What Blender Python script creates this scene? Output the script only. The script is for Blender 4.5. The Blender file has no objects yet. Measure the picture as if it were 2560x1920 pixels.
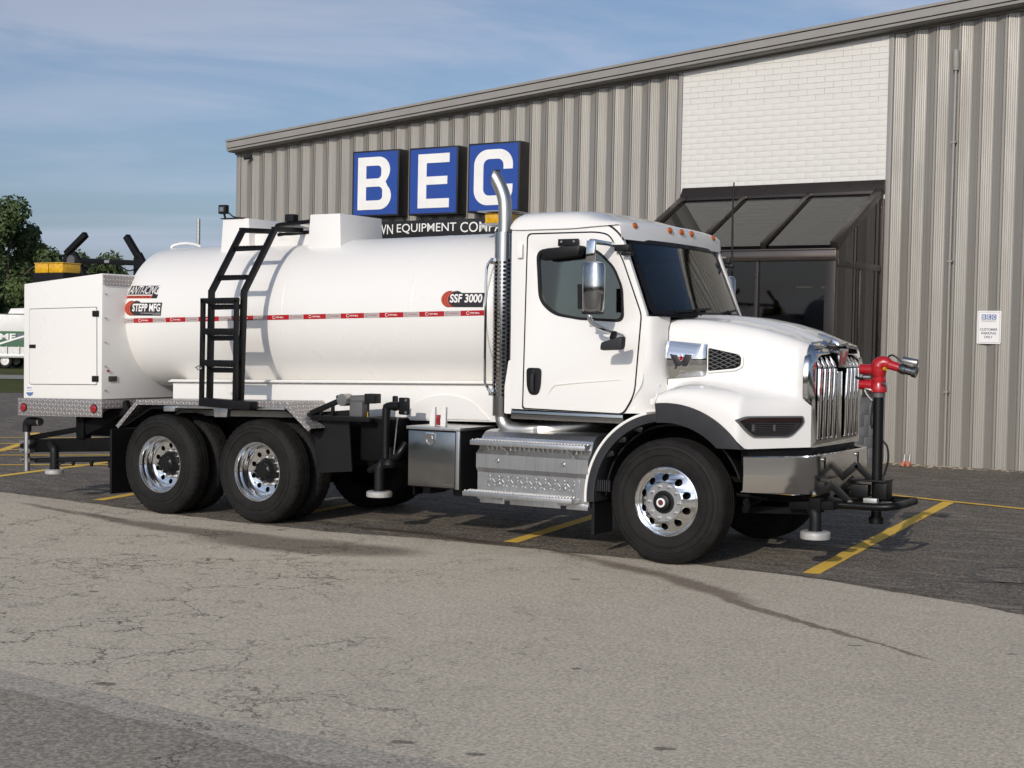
import bpy, bmesh, math, random
from mathutils import Vector, Matrix, noise
from mathutils.geometry import tessellate_polygon
random.seed(7)
S = bpy.context.scene
R = math.radians
PI = math.pi
# ------------------------------------------------------------------ camera
cam = bpy.data.cameras.new('camera')
cam.sensor_width = 36.0
cam.lens = 52.736
cam.clip_start = 0.1
cam.clip_end = 3000
co = bpy.data.objects.new('camera', cam)
S.collection.objects.link(co)
S.camera = co
CAMPOS = (5.665740, -11.785905, 1.932943)
RX, UP, FW = (0.851802, 0.523660, 0.014589), (-0.027557, 0.016981, 0.999476), (-0.523138, 0.851758, -0.028895)
co.matrix_world = Matrix(((RX[0], UP[0], -FW[0], CAMPOS[0]), (RX[1], UP[1], -FW[1], CAMPOS[1]), (RX[2], UP[2], -FW[2], CAMPOS[2]), (0, 0, 0, 1)))
# ------------------------------------------------------------------ sun and sky
SUN = Vector((.20, -1, .42)).normalized()
W = bpy.data.worlds.new('World')
S.world = W
W.use_nodes = True
nt = W.node_tree
N, L = nt.nodes, nt.links
N.clear()
out = N.new('ShaderNodeOutputWorld')
bg = N.new('ShaderNodeBackground')
sky = N.new('ShaderNodeTexSky')
sky.sky_type = 'NISHITA'
sky.sun_disc = False
sky.sun_elevation = math.asin(SUN.z)
sky.sun_rotation = math.atan2(SUN.x, SUN.y)
sky.air_density = 1.0
sky.dust_density = 2.0
sky.ozone_density = 5.0
bg.inputs['Strength'].default_value = 0.10
tc = N.new('ShaderNodeTexCoord')
mp = N.new('ShaderNodeMapping')
mp.inputs['Rotation'].default_value = (0, 0, R(38))
mp.inputs['Scale'].default_value = (1.0, 2.6, 9.0)
nz = N.new('ShaderNodeTexNoise')
nz.inputs['Scale'].default_value = 1.7
nz.inputs['Detail'].default_value = 7
nz.inputs['Roughness'].default_value = .55
nz.inputs['Distortion'].default_value = .6
cr = N.new('ShaderNodeMapRange')
cr.interpolation_type = 'SMOOTHSTEP'
cr.inputs['From Min'].default_value = .40
cr.inputs['From Max'].default_value = .66
cr.inputs['To Min'].default_value = .24
cr.inputs['To Max'].default_value = .80
bw = N.new('ShaderNodeRGBToBW')
cl = N.new('ShaderNodeMix')
cl.data_type = 'RGBA'
cl.blend_type = 'MULTIPLY'
cl.inputs[0].default_value = 1
cl.inputs[7].default_value = (1.50, 1.68, 2.12, 1)
mx = N.new('ShaderNodeMix')
mx.data_type = 'RGBA'
L.new(tc.outputs['Generated'], mp.inputs[0])
L.new(mp.outputs[0], nz.inputs['Vector'])
L.new(nz.outputs[0], cr.inputs['Value'])
L.new(sky.outputs[0], bw.inputs[0])
L.new(bw.outputs[0], cl.inputs[6])
L.new(cr.outputs[0], mx.inputs[0])
L.new(sky.outputs[0], mx.inputs[6])
L.new(cl.outputs[2], mx.inputs[7])
L.new(mx.outputs[2], bg.inputs['Color'])
L.new(bg.outputs[0], out.inputs[0])
sl = bpy.data.lights.new('sun', 'SUN')
sl.energy = 2.6
sl.angle = R(.6)
sl.color = (1, .91, .79)
so = bpy.data.objects.new('sun', sl)
so.rotation_euler = (-SUN).to_track_quat('-Z', 'Y').to_euler()
so.location = (0, -30, 30)
S.collection.objects.link(so)
S.view_settings.view_transform = 'Standard'
S.view_settings.look = 'None'
S.view_settings.gamma = 1
S.view_settings.use_curve_mapping = False
S.view_settings.exposure = -0.04
S.render.engine = 'CYCLES'
S.cycles.use_denoising = True
S.cycles.max_bounces = 8
S.cycles.transparent_max_bounces = 16
S.cycles.caustics_reflective = False
S.cycles.caustics_refractive = False

# ------------------------------------------------------------------ materials
MATS = {}
class MT:
    """small node builder"""
    def __init__(s, name):
        s.m = bpy.data.materials.new(name)
        s.m.use_nodes = True
        s.t = s.m.node_tree
        s.n, s.l = s.t.nodes, s.t.links
        s.p = s.n['Principled BSDF']
        s.o = s.n['Material Output']
        s.tc = None
        MATS[name] = s.m
    def co(s, which='Object'):
        if not s.tc:
            s.tc = s.n.new('ShaderNodeTexCoord')
        return s.tc.outputs[which]
    def map(s, scale=(1, 1, 1), loc=(0, 0, 0), rot=(0, 0, 0), src=None, kind='POINT'):
        m = s.n.new('ShaderNodeMapping')
        m.vector_type = kind
        m.inputs['Location'].default_value = loc
        m.inputs['Rotation'].default_value = rot
        m.inputs['Scale'].default_value = scale
        s.l.new(src or s.co(), m.inputs[0])
        return m.outputs[0]
    def noise(s, scale, detail=4, rough=.55, dist=0, src=None, col=False):
        n = s.n.new('ShaderNodeTexNoise')
        n.inputs['Scale'].default_value = scale
        n.inputs['Detail'].default_value = detail
        n.inputs['Roughness'].default_value = rough
        n.inputs['Distortion'].default_value = dist
        s.l.new(src or s.co(), n.inputs['Vector'])
        return n.outputs[1 if col else 0]
    def voro(s, scale, feature='F1', src=None, out='Distance', rnd=1):
        n = s.n.new('ShaderNodeTexVoronoi')
        n.feature = feature
        n.inputs['Scale'].default_value = scale
        n.inputs['Randomness'].default_value = rnd
        s.l.new(src or s.co(), n.inputs['Vector'])
        return n.outputs[out]
    def rng(s, v, a, b, c=0, d=1, smooth=True):
        n = s.n.new('ShaderNodeMapRange')
        n.interpolation_type = 'SMOOTHSTEP' if smooth else 'LINEAR'
        for i, x in zip(('From Min', 'From Max', 'To Min', 'To Max'), (a, b, c, d)):
            n.inputs[i].default_value = x
        s.l.new(v, n.inputs['Value'])
        return n.outputs[0]
    def math(s, op, a, b=None, c=None):
        n = s.n.new('ShaderNodeMath')
        n.operation = op
        for i, x in enumerate((a, b, c)):
            if x is None: continue
            if isinstance(x, (int, float)): n.inputs[i].default_value = x
            else: s.l.new(x, n.inputs[i])
        return n.outputs[0]
    def mix(s, f, a, b, blend='MIX'):
        n = s.n.new('ShaderNodeMix')
        n.data_type = 'RGBA'
        n.blend_type = blend
        for i, x in ((0, f), (6, a), (7, b)):
            if isinstance(x, tuple): n.inputs[i].default_value = (*x, 1) if len(x) == 3 else x
            elif isinstance(x, (int, float)): n.inputs[i].default_value = x
            else: s.l.new(x, n.inputs[i])
        return n.outputs[2]
    def bump(s, h, strength=.3, dist=.01):
        n = s.n.new('ShaderNodeBump')
        n.inputs['Strength'].default_value = strength
        n.inputs['Distance'].default_value = dist
        s.l.new(h, n.inputs['Height'])
        s.l.new(n.outputs[0], s.p.inputs['Normal'])
    def set(s, **k):
        for a, v in k.items():
            i = s.p.inputs[{'color': 'Base Color', 'rough': 'Roughness', 'metal': 'Metallic', 'coat': 'Coat Weight', 'spec': 'Specular IOR Level', 'trans': 'Transmission Weight', 'ior': 'IOR', 'emit': 'Emission Color', 'es': 'Emission Strength', 'coatr': 'Coat Roughness'}[a]]
            if isinstance(v, (int, float)): i.default_value = v
            elif isinstance(v, tuple): i.default_value = (*v, 1) if len(v) == 3 else v
            else: s.l.new(v, i)
        return s

def simple(name, color, rough=.5, metal=0, coat=0, var=.06, nscale=3.0, rvar=.08, spec=.5):
    m = MT(name)
    n = m.noise(nscale, 5)
    c2 = tuple(max(0, x * (1 - var)) for x in color)
    m.set(color=m.mix(m.rng(n, .35, .65), color, c2), rough=m.rng(n, .3, .7, max(0.02, rough - rvar), min(1, rough + rvar)), metal=metal, coat=coat, spec=spec)
    return m.m

simple('white_paint', (.80, .785, .755), .22, 0, .5, .012, .8, .03)
simple('body_white', (.79, .775, .74), .30, 0, .3, .02, 1.2, .04)
simple('tank_white', (.79, .775, .745), .32, 0, .3, .02, .9, .05)
simple('black_paint', (.005, .005, .0055), .40, 0, 0, .3, 5, .06, .28)
simple('black_frame', (.0035, .0035, .004), .6, 0, 0, .4, 6, .08, .15)
simple('black_plastic', (.008, .008, .009), .5, 0, 0, .15, 5, .08, .28)
simple('flare_plastic', (.026, .027, .030), .6, 0, 0, .12, 6, .08, .3)
simple('dark_interior', (.018, .018, .02), .7)
simple('grey_trim', (.10, .10, .10), .5)
simple('chrome', (.72, .72, .715), .045, 1, 0, .03, 3, .02)
simple('bumper_chrome', (.74, .72, .69), .15, 1, 0, .04, 2, .03)
simple('stack_chrome', (.42, .42, .42), .08, 1, 0, .05, 3, .02)
simple('hub_eye', (.12, .03, .04), .3)
simple('stainless_dark', (.30, .30, .30), .16, 1, 0, .08, 4, .05)
simple('steel', (.52, .51, .49), .33, 1, 0, .1, 6, .1)
simple('exhaust_steel', (.56, .55, .52), .40, 1, 0, .08, 5, .06)
simple('galvanised', (.50, .50, .48), .45, .7, 0, .2, 14)
simple('red_paint', (.42, .012, .018), .28, 0, .5, .1)
simple('lamp_red', (.30, .008, .012), .15, 0, .8)
simple('marker_rose', (.20, .055, .045), .2, 0, .6)
simple('lamp_amber', (.46, .10, .006), .15, 0, .8)
simple('beacon_amber', (.74, .40, .012), .12, 0, .8, .25, 30)
simple('sticker_black', (.018, .016, .02), .4)
simple('sticker_red', (.55, .075, .035), .4)
simple('stripe_red', (.40, .010, .018), .3, 0, .2)
simple('stripe_silver', (.43, .395, .385), .3, 0, .2)
simple('sticker_white', (.82, .80, .78), .4)
simple('stripe_print', (.33, .10, .10), .4)
simple('sign_blue', (.018, .062, .30), .35, 0, .2, .06)
simple('sign_white', (.82, .81, .78), .4)
simple('sign_black', (.012, .012, .013), .45)
simple('sign_grey', (.10, .11, .15), .5)
simple('bronze_frame', (.055, .045, .040), .30, .55, 0, .15, 3)
simple('bronze_flash', (.16, .13, .11), .18, .85, 0, .2, 1.5)
simple('fascia_metal', (.27, .255, .235), .38, 0, .1, .08, 2)
simple('pipe_grey', (.29, .275, .25), .5)
simple('brick_white', (.645, .63, .59), .75, 0, 0, .03, 2)
simple('mortar_white', (.615, .60, .56), .85)
simple('block_grey', (.26, .26, .265), .8, 0, 0, .15, 12)
simple('orange_pipe', (.55, .17, .09), .6, 0, 0, .2, 20)
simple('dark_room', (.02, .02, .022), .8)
simple('disc_metal', (.72, .71, .69), .35, .6, 0, .08, 10)
simple('bark', (.11, .085, .06), .9, 0, 0, .4, 8)
simple('trailer_green', (.015, .10, .035), .4, 0, .2)
simple('trailer_white', (.76, .75, .72), .4)
simple('seat_grey', (.07, .07, .075), .8)
simple('wheel_black', (.012, .012, .012), .4)
simple('hub_black', (.007, .007, .007), .42, spec=.3)
simple('orange_label', (.60, .05, .02), .5)
simple('badge_blue', (.10, .17, .36), .4)

def rubber(name, c=(.0095, .009, .0085)):
    m = MT(name)
    n = m.noise(7, 6, .6)
    n2 = m.noise(60, 3)
    m.set(color=m.mix(m.rng(n, .35, .7), c, tuple(x * 1.9 for x in c)), rough=m.rng(n, .3, .7, .6, .8), spec=.2)
    m.bump(n2, .12, .002)
rubber('rubber')

def diamond(name, ax, pitch=.046, lo=.42, met=.6, base=(.78, .73, .71), rough=.36):
    m = MT(name)
    sep = m.n.new('ShaderNodeSeparateXYZ')
    m.l.new(m.co(), sep.inputs[0])
    u, v = sep.outputs['XYZ'.index(ax[0])], sep.outputs['XYZ'.index(ax[1])]
    u = m.math('MULTIPLY', u, 1 / pitch)
    v = m.math('MULTIPLY', v, 1 / pitch)
    cu, cv = m.math('FLOOR', u), m.math('FLOOR', v)
    fu = m.math('SUBTRACT', m.math('SUBTRACT', u, cu), .5)
    fv = m.math('SUBTRACT', m.math('SUBTRACT', v, cv), .5)
    par = m.math('SUBTRACT', m.math('MULTIPLY', m.math('FLOORED_MODULO', m.math('ADD', cu, cv), 2), 2), 1)
    a = m.math('ADD', fu, m.math('MULTIPLY', fv, par))
    b = m.math('SUBTRACT', fu, m.math('MULTIPLY', fv, par))
    d = m.math('ADD', m.math('MULTIPLY', m.math('MULTIPLY', a, a), 1.7), m.math('MULTIPLY', m.math('MULTIPLY', b, b), 22.0))
    h = m.rng(d, .15, 1.05, 1, 0)
    n = m.noise(9, 5)
    m.set(color=m.mix(h, tuple(x * lo for x in base), base), metal=met, rough=m.rng(n, .3, .7, rough, rough + .06))
    m.bump(h, 1.0, .006)
diamond('diamond_side', 'XZ')
diamond('diamond_top', 'XY')
diamond('diamond_front', 'YZ')
diamond('emboss', 'XZ', .05, .86, .95, (.64, .64, .64), .3)

def brushed(name, base=(.62, .62, .62), rough=.30):
    m = MT(name)
    v2 = m.map((30, 6, 1.6))
    n2 = m.noise(2, 4, .6, 0, v2)
    n = m.noise(2.2, 3)
    m.set(color=m.mix(m.rng(n2, .38, .70), base, tuple(x * .86 for x in base)), metal=.95, rough=m.rng(n, .3, .7, rough - .02, rough + .06))
brushed('aluminium')
simple('rim_alloy', (.80, .80, .79), .10, 1, 0, .02, 2, .02)

def glass(name, tint=(.10, .11, .11), rough=.02, refl=1.0, ior=1.55):
    m = MT(name)
    m.n.remove(m.p)
    t = m.n.new('ShaderNodeBsdfTransparent')
    t.inputs[0].default_value = (*tint, 1)
    g = m.n.new('ShaderNodeBsdfGlossy')
    g.inputs['Color'].default_value = (refl, refl, refl, 1)
    g.inputs['Roughness'].default_value = rough
    f = m.n.new('ShaderNodeFresnel')
    f.inputs['IOR'].default_value = ior
    w = m.noise(1.5, 2)
    b = m.n.new('ShaderNodeBump')
    b.inputs['Strength'].default_value = .015
    m.l.new(w, b.inputs['Height'])
    m.l.new(b.outputs[0], g.inputs['Normal'])
    x = m.n.new('ShaderNodeMixShader')
    m.l.new(f.outputs[0], x.inputs[0])
    m.l.new(t.outputs[0], x.inputs[1])
    m.l.new(g.outputs[0], x.inputs[2])
    m.l.new(x.outputs[0], m.o.inputs[0])
glass('cab_glass', (.44, .52, .53), ior=1.8)
glass('door_glass', (.50, .56, .54), ior=2.0)
glass('vestibule_glass', (.30, .285, .26), .03)
glass('lens_dark', (.80, .78, .78))
glass('lens_clear', (.8, .8, .8))

def wall_mat():
    m = MT('wall_panel_metal')
    v = m.map((1, 1, .12))
    n = m.noise(4, 5, .6, 0, v)
    v2 = m.map((120, 120, .05))
    n2 = m.noise(1, 2, .5, 0, v2)
    c = m.mix(m.rng(n, .3, .75), (.325, .306, .272), (.282, .264, .233))
    c = m.mix(m.rng(n2, .35, .7), c, (.24, .228, .208))
    rust = m.math('MULTIPLY', m.rng(m.noise(1.1, 6, .7, 0, m.map((5, 5, .35))), .60, .80), m.rng(m.noise(.5, 3), .45, .65))
    c = m.mix(m.math('MULTIPLY', rust, .30), c, (.20, .165, .125))
    m.set(color=c, rough=m.rng(n, .3, .7, .42, .54), metal=.28)
wall_mat()

def ell(m, src, cx, cy, rx, ry, ang, soft=.35):
    v = m.map((1, 1, 1), (-cx, -cy, 0), (0, 0, 0), src)
    v = m.map((1, 1, 1), (0, 0, 0), (0, 0, -ang), v)
    v = m.map((1 / rx, 1 / ry, 0), (0, 0, 0), (0, 0, 0), v)
    ln = m.n.new('ShaderNodeVectorMath')
    ln.operation = 'LENGTH'
    m.l.new(v, ln.inputs[0])
    return m.rng(ln.outputs['Value'], 1 - soft, 1 + soft, 1, 0)

def asphalt(name, base, dark, speck, grain=210, dark_marks=(), cracks=None, dark2=None, specamt=.55, scuffs=0):
    m = MT(name)
    big = m.noise(.35, 5, .6)
    mid = m.noise(3.2, 6, .62)
    fine = m.noise(grain, 3, .7)
    grit = m.noise(38, 4, .75)
    scuff = m.noise(1.6, 6, .68, .4, m.map((1, 4.5, 1), (0, 0, 0), (0, 0, R(-14))))
    vor = m.voro(grain * .55, 'F1', None, 'Color')
    bw = m.n.new('ShaderNodeRGBToBW')
    m.l.new(vor, bw.inputs[0])
    c = m.mix(m.rng(big, .32, .68), base, dark)
    c = m.mix(m.math('MULTIPLY', m.rng(mid, .35, .7), .4), c, dark2 or dark)
    c = m.mix(m.rng(bw.outputs[0], .50, .95, 0, specamt), c, speck)
    c = m.mix(m.rng(bw.outputs[0], .05, .40, .50, 0), c, tuple(x * .34 for x in base))
    c = m.mix(m.rng(fine, .40, .60, .25, 0), c, tuple(x * .5 for x in base))
    c = m.mix(m.rng(grit, .44, .66, 0, .45), c, speck)
    c = m.mix(m.rng(grit, .56, .34, 0, .40), c, tuple(x * .45 for x in base))
    if scuffs: c = m.mix(m.math('MULTIPLY', m.rng(scuff, .50, .68), scuffs), c, speck)
    if scuffs: c = m.mix(m.math('MULTIPLY', m.rng(scuff, .47, .30), scuffs), c, tuple(x * .45 for x in dark))
    h = m.math('ADD', m.math('MULTIPLY', bw.outputs[0], .7), fine)
    if cracks:
        sx_ = m.n.new('ShaderNodeSeparateXYZ')
        m.l.new(m.co(), sx_.inputs[0])
        region = m.rng(m.math('ADD', sx_.outputs[0], m.math('MULTIPLY', sx_.outputs[1], .35)), 1.2, -3.2, .16, 1)
        for sc, w, lo, hi, amt in cracks:
            wob = m.noise(sc * 2.2, 5, .65, 0, None, True)
            vv = m.n.new('ShaderNodeMixRGB')
            vv.blend_type = 'LINEAR_LIGHT'
            vv.inputs[0].default_value = .38 / sc
            m.l.new(m.co(), vv.inputs[1])
            m.l.new(wob, vv.inputs[2])
            e = m.voro(sc, 'DISTANCE_TO_EDGE', vv.outputs[0])
            msk = m.rng(m.noise(.55 + sc * .1, 3, .6), lo, hi)
            wv = m.rng(m.noise(2.7, 3), .3, .7, .35, 1.5)
            k = m.math('MULTIPLY', m.rng(m.math('DIVIDE', e, wv), w * .35, w, 1, 0), m.math('MULTIPLY', m.math('MULTIPLY', msk, region), amt))
            c = m.mix(k, c, tuple(x * .16 for x in base))
            h = m.math('SUBTRACT', h, m.math('MULTIPLY', k, 2.2))
    if dark_marks:
        wob = m.noise(2.6, 6, .65, 0, None, True)
        vv = m.n.new('ShaderNodeMixRGB')
        vv.blend_type = 'LINEAR_LIGHT'
        vv.inputs[0].default_value = .11
        m.l.new(m.co(), vv.inputs[1])
        m.l.new(wob, vv.inputs[2])
        for col, amt, ells in dark_marks:
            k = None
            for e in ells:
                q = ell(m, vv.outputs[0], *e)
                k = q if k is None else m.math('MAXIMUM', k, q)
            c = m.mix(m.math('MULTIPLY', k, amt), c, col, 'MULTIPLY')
    m.set(color=c, rough=m.rng(mid, .3, .7, .8, .95), spec=.3)
    m.bump(h, .75, .006)
    return m
# ------------------------------------------------------------------ mesh helpers
COL = S.collection
class MB:
    def __init__(s, f=None):
        s.b = bmesh.new()
        s.f = f
    def add(s, vs, fs):
        v = [s.b.verts.new(Vector(p)) for p in vs]
        for f in fs:
            try: s.b.faces.new([v[i] for i in f])
            except ValueError: pass
        return v
    def box(s, x0, x1, y0, y1, z0, z1):
        s.add([(x, y, z) for x in (x0, x1) for y in (y0, y1) for z in (z0, z1)],
              [(0, 1, 3, 2), (4, 6, 7, 5), (0, 4, 5, 1), (2, 3, 7, 6), (0, 2, 6, 4), (1, 5, 7, 3)])
        return s
    def hexa(s, p):
        """8 corners: bottom loop 0-3, top loop 4-7"""
        s.add(p, [(3, 2, 1, 0), (4, 5, 6, 7), (0, 1, 5, 4), (1, 2, 6, 5), (2, 3, 7, 6), (3, 0, 4, 7)])
        return s
    def bar(s, p, q, w, h=None, up=(0, 0, 1)):
        """rectangular bar from p to q, w across, h along up"""
        p, q = Vector(p), Vector(q)
        h = h or w
        d = (q - p).normalized()
        u = Vector(up)
        if abs(d.dot(u)) > .98: u = Vector((1, 0, 0))
        a = d.cross(u).normalized()
        b = a.cross(d).normalized()
        c = [(-1, -1), (1, -1), (1, 1), (-1, 1)]
        s.hexa([p + a * i * w / 2 + b * j * h / 2 for i, j in c] + [q + a * i * w / 2 + b * j * h / 2 for i, j in c])
        return s
    def cyl(s, p, q, r, r2=None, n=20, caps=True):
        p, q = Vector(p), Vector(q)
        r2 = r if r2 is None else r2
        d = (q - p).normalized()
        a = d.orthogonal().normalized()
        b = d.cross(a)
        vs = []
        for o, rr in ((p, r), (q, r2)):
            vs += [o + (a * math.cos(t) + b * math.sin(t)) * rr for t in (2 * PI * k / n for k in range(n))]
        fs = [(k, (k + 1) % n, n + (k + 1) % n, n + k) for k in range(n)]
        if caps: fs += [tuple(reversed(range(n))), tuple(range(n, 2 * n))]
        s.add(vs, fs)
        return s
    def tube(s, pts, r, n=12, smooth=0, caps=True):
        pts = [Vector(p) for p in pts]
        rs = r if isinstance(r, (list, tuple)) else [r] * len(pts)
        if smooth:
            P, Q = [], []
            m = len(pts)
            for i in range(m - 1):
                p0, p1, p2, p3 = pts[max(0, i - 1)], pts[i], pts[i + 1], pts[min(m - 1, i + 2)]
                for k in range(smooth):
                    t = k / smooth
                    P.append(.5 * ((2 * p1) + (p2 - p0) * t + (2 * p0 - 5 * p1 + 4 * p2 - p3) * t * t + (3 * p1 - p0 - 3 * p2 + p3) * t ** 3))
                    Q.append(rs[i] * (1 - t) + rs[i + 1] * t)
            P.append(pts[-1]); Q.append(rs[-1])
            pts, rs = P, Q
        a = None
        rings = []
        for i, p in enumerate(pts):
            d = (pts[min(i + 1, len(pts) - 1)] - pts[max(i - 1, 0)]).normalized()
            a = d.orthogonal().normalized() if a is None else (a - d * a.dot(d)).normalized()
            b = d.cross(a)
            rings.append([p + (a * math.cos(t) + b * math.sin(t)) * rs[i] for t in (2 * PI * k / n for k in range(n))])
        vs = [v for g in rings for v in g]
        fs = [(i * n + k, i * n + (k + 1) % n, (i + 1) * n + (k + 1) % n, (i + 1) * n + k) for i in range(len(rings) - 1) for k in range(n)]
        if caps: fs += [tuple(reversed(range(n))), tuple(range(len(vs) - n, len(vs)))]
        s.add(vs, fs)
        return s
    def lathe(s, prof, o, axis='y', n=48, mod=None):
        """prof: (h, r) along axis from o"""
        o = Vector(o)
        e = {'x': (Vector((1, 0, 0)), Vector((0, 1, 0)), Vector((0, 0, 1))), 'y': (Vector((0, 1, 0)), Vector((1, 0, 0)), Vector((0, 0, 1))), 'z': (Vector((0, 0, 1)), Vector((1, 0, 0)), Vector((0, 1, 0)))}[axis]
        vs, fs = [], []
        for i, (h, r) in enumerate(prof):
            for k in range(n):
                t = 2 * PI * k / n
                rr = r + (mod(i, k) if mod else 0)
                vs.append(o + e[0] * h + (e[1] * math.cos(t) + e[2] * math.sin(t)) * rr)
        for i in range(len(prof) - 1):
            for k in range(n):
                fs.append((i * n + k, i * n + (k + 1) % n, (i + 1) * n + (k + 1) % n, (i + 1) * n + k))
        s.add(vs, fs)
        return s
    def grid(s, rows, close=False):
        m = len(rows[0])
        vs = [v for r in rows for v in r]
        fs = [(i * m + k, i * m + k + 1, (i + 1) * m + k + 1, (i + 1) * m + k) for i in range(len(rows) - 1) for k in range(m - 1)]
        if close: fs += [(i * m + m - 1, i * m, (i + 1) * m, (i + 1) * m + m - 1) for i in range(len(rows) - 1)]
        s.add(vs, fs)
        return s
    def plate(s, loops, f, t):
        """2D loops (first outer, rest holes) mapped by f(u,v,w): w=0 front face, w=t back face"""
        L3 = [[Vector((u, v, 0)) for u, v in lp] for lp in loops]
        tri = tessellate_polygon(L3)
        flat = [p for lp in loops for p in lp]
        n = len(flat)
        vs = [f(u, v, 0) for u, v in flat] + [f(u, v, t) for u, v in flat]
        fs = [tuple(x) for x in tri] + [tuple(n + i for i in reversed(x)) for x in tri]
        o = 0
        for lp in loops:
            m = len(lp)
            fs += [(o + k, o + (k + 1) % m, n + o + (k + 1) % m, n + o + k) for k in range(m)]
            o += m
        s.add(vs, fs)
        return s
    def sector(s, cx, cz, r0, r1, a0, a1, y0, y1, n=32):
        rows = []
        for k in range(n + 1):
            t = R(a0 + (a1 - a0) * k / n)
            c, d = math.cos(t), math.sin(t)
            rows.append([(cx + r0 * c, y0, cz + r0 * d), (cx + r1 * c, y0, cz + r1 * d), (cx + r1 * c, y1, cz + r1 * d), (cx + r0 * c, y1, cz + r0 * d)])
        s.grid(rows, True)
        m = len(rows)
        s.add(rows[0], [(0, 1, 2, 3)]); s.add(rows[-1], [(3, 2, 1, 0)])
        return s
    def mesh(s, name, mat, ang=35, bevel=0):
        if s.f:
            for v in s.b.verts: v.co = Vector(s.f(v.co))
        bmesh.ops.remove_doubles(s.b, verts=s.b.verts, dist=1e-5)
        bmesh.ops.recalc_face_normals(s.b, faces=s.b.faces)
        if bevel:
            es = [e for e in s.b.edges if len(e.link_faces) == 2 and e.calc_face_angle(0) > R(40)]
            bmesh.ops.bevel(s.b, geom=es, offset=bevel, segments=2, affect='EDGES', profile=.6, clamp_overlap=True)
        for fc in s.b.faces: fc.smooth = True
        for e in s.b.edges:
            if len(e.link_faces) != 2 or e.calc_face_angle(0) > R(ang): e.smooth = False
        me = bpy.data.meshes.new(name)
        s.b.to_mesh(me)
        s.b.free()
        for m in (mat if isinstance(mat, (list, tuple)) else [mat]):
            me.materials.append(MATS[m])
        return me
    def build(s, name, mat, parent=None, ang=35, bevel=0, **props):
        return link(name, s.mesh(name, mat, ang, bevel), parent, **props)

def link(name, me, parent=None, **props):
    o = bpy.data.objects.new(name, me)
    COL.objects.link(o)
    if parent: o.parent = parent
    for k, v in props.items(): o[k] = v
    return o
def empty(name, label, cat, loc=(0, 0, 0), group=None):
    o = link(name, None)
    o.empty_display_size = .2
    o.location = loc
    o['label'] = label
    o['category'] = cat
    if group: o['group'] = group
    return o
def at(o, loc, rz=0):
    o.location = loc
    o.rotation_euler = (0, 0, rz)
    return o
def rrect(x0, x1, y0, y1, r, n=5):
    pts = []
    for cx, cy, a in ((x1 - r, y1 - r, 0), (x0 + r, y1 - r, 90), (x0 + r, y0 + r, 180), (x1 - r, y0 + r, 270)):
        pts += [(cx + r * math.cos(R(a + 90 * k / n)), cy + r * math.sin(R(a + 90 * k / n))) for k in range(n + 1)]
    return pts
def rpoly(pts, r, n=4):
    """polygon with rounded corners; r number or list"""
    o = []
    m = len(pts)
    for i in range(m):
        p, a, b = Vector(pts[i]), Vector(pts[i - 1]), Vector(pts[(i + 1) % m])
        rr = r[i] if isinstance(r, (list, tuple)) else r
        if rr <= 0: o.append(tuple(p)); continue
        da, db = (a - p), (b - p)
        t = min(rr, da.length * .45, db.length * .45)
        A, B = p + da.normalized() * t, p + db.normalized() * t
        for k in range(n + 1):
            u = k / n
            q = A * (1 - u) ** 2 + p * 2 * u * (1 - u) + B * u * u
            o.append(tuple(q))
    return o
_TXT = {}
def text2d(s, bold=0.0, shear=0.0):
    """triangulated text scaled to its bounding box (0..1, 0..1) plus aspect"""
    k = (s, bold, shear)
    if k in _TXT: return _TXT[k]
    c = bpy.data.curves.new('text', 'FONT')
    c.body = s
    c.offset = bold
    c.shear = shear
    c.resolution_u = 4
    o = bpy.data.objects.new('text', c)
    COL.objects.link(o)
    dg = bpy.context.evaluated_depsgraph_get()
    me = bpy.data.meshes.new_from_object(o.evaluated_get(dg))
    vs = [(v.co.x, v.co.y) for v in me.vertices]
    fs = [tuple(p.vertices) for p in me.polygons]
    bpy.data.objects.remove(o); bpy.data.curves.remove(c); bpy.data.meshes.remove(me)
    x0, x1 = min(v[0] for v in vs), max(v[0] for v in vs)
    y0, y1 = min(v[1] for v in vs), max(v[1] for v in vs)
    _TXT[k] = ([((x - x0) / (x1 - x0), (y - y0) / (y1 - y0)) for x, y in vs], fs)
    return _TXT[k]
def put_text(mb, s, u0, u1, v0, v1, f, bold=0.0, shear=0.0):
    vs, fs = text2d(s, bold, shear)
    mb.add([f(u0 + (u1 - u0) * a, v0 + (v1 - v0) * b) for a, b in vs], fs)
    return mb

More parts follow.
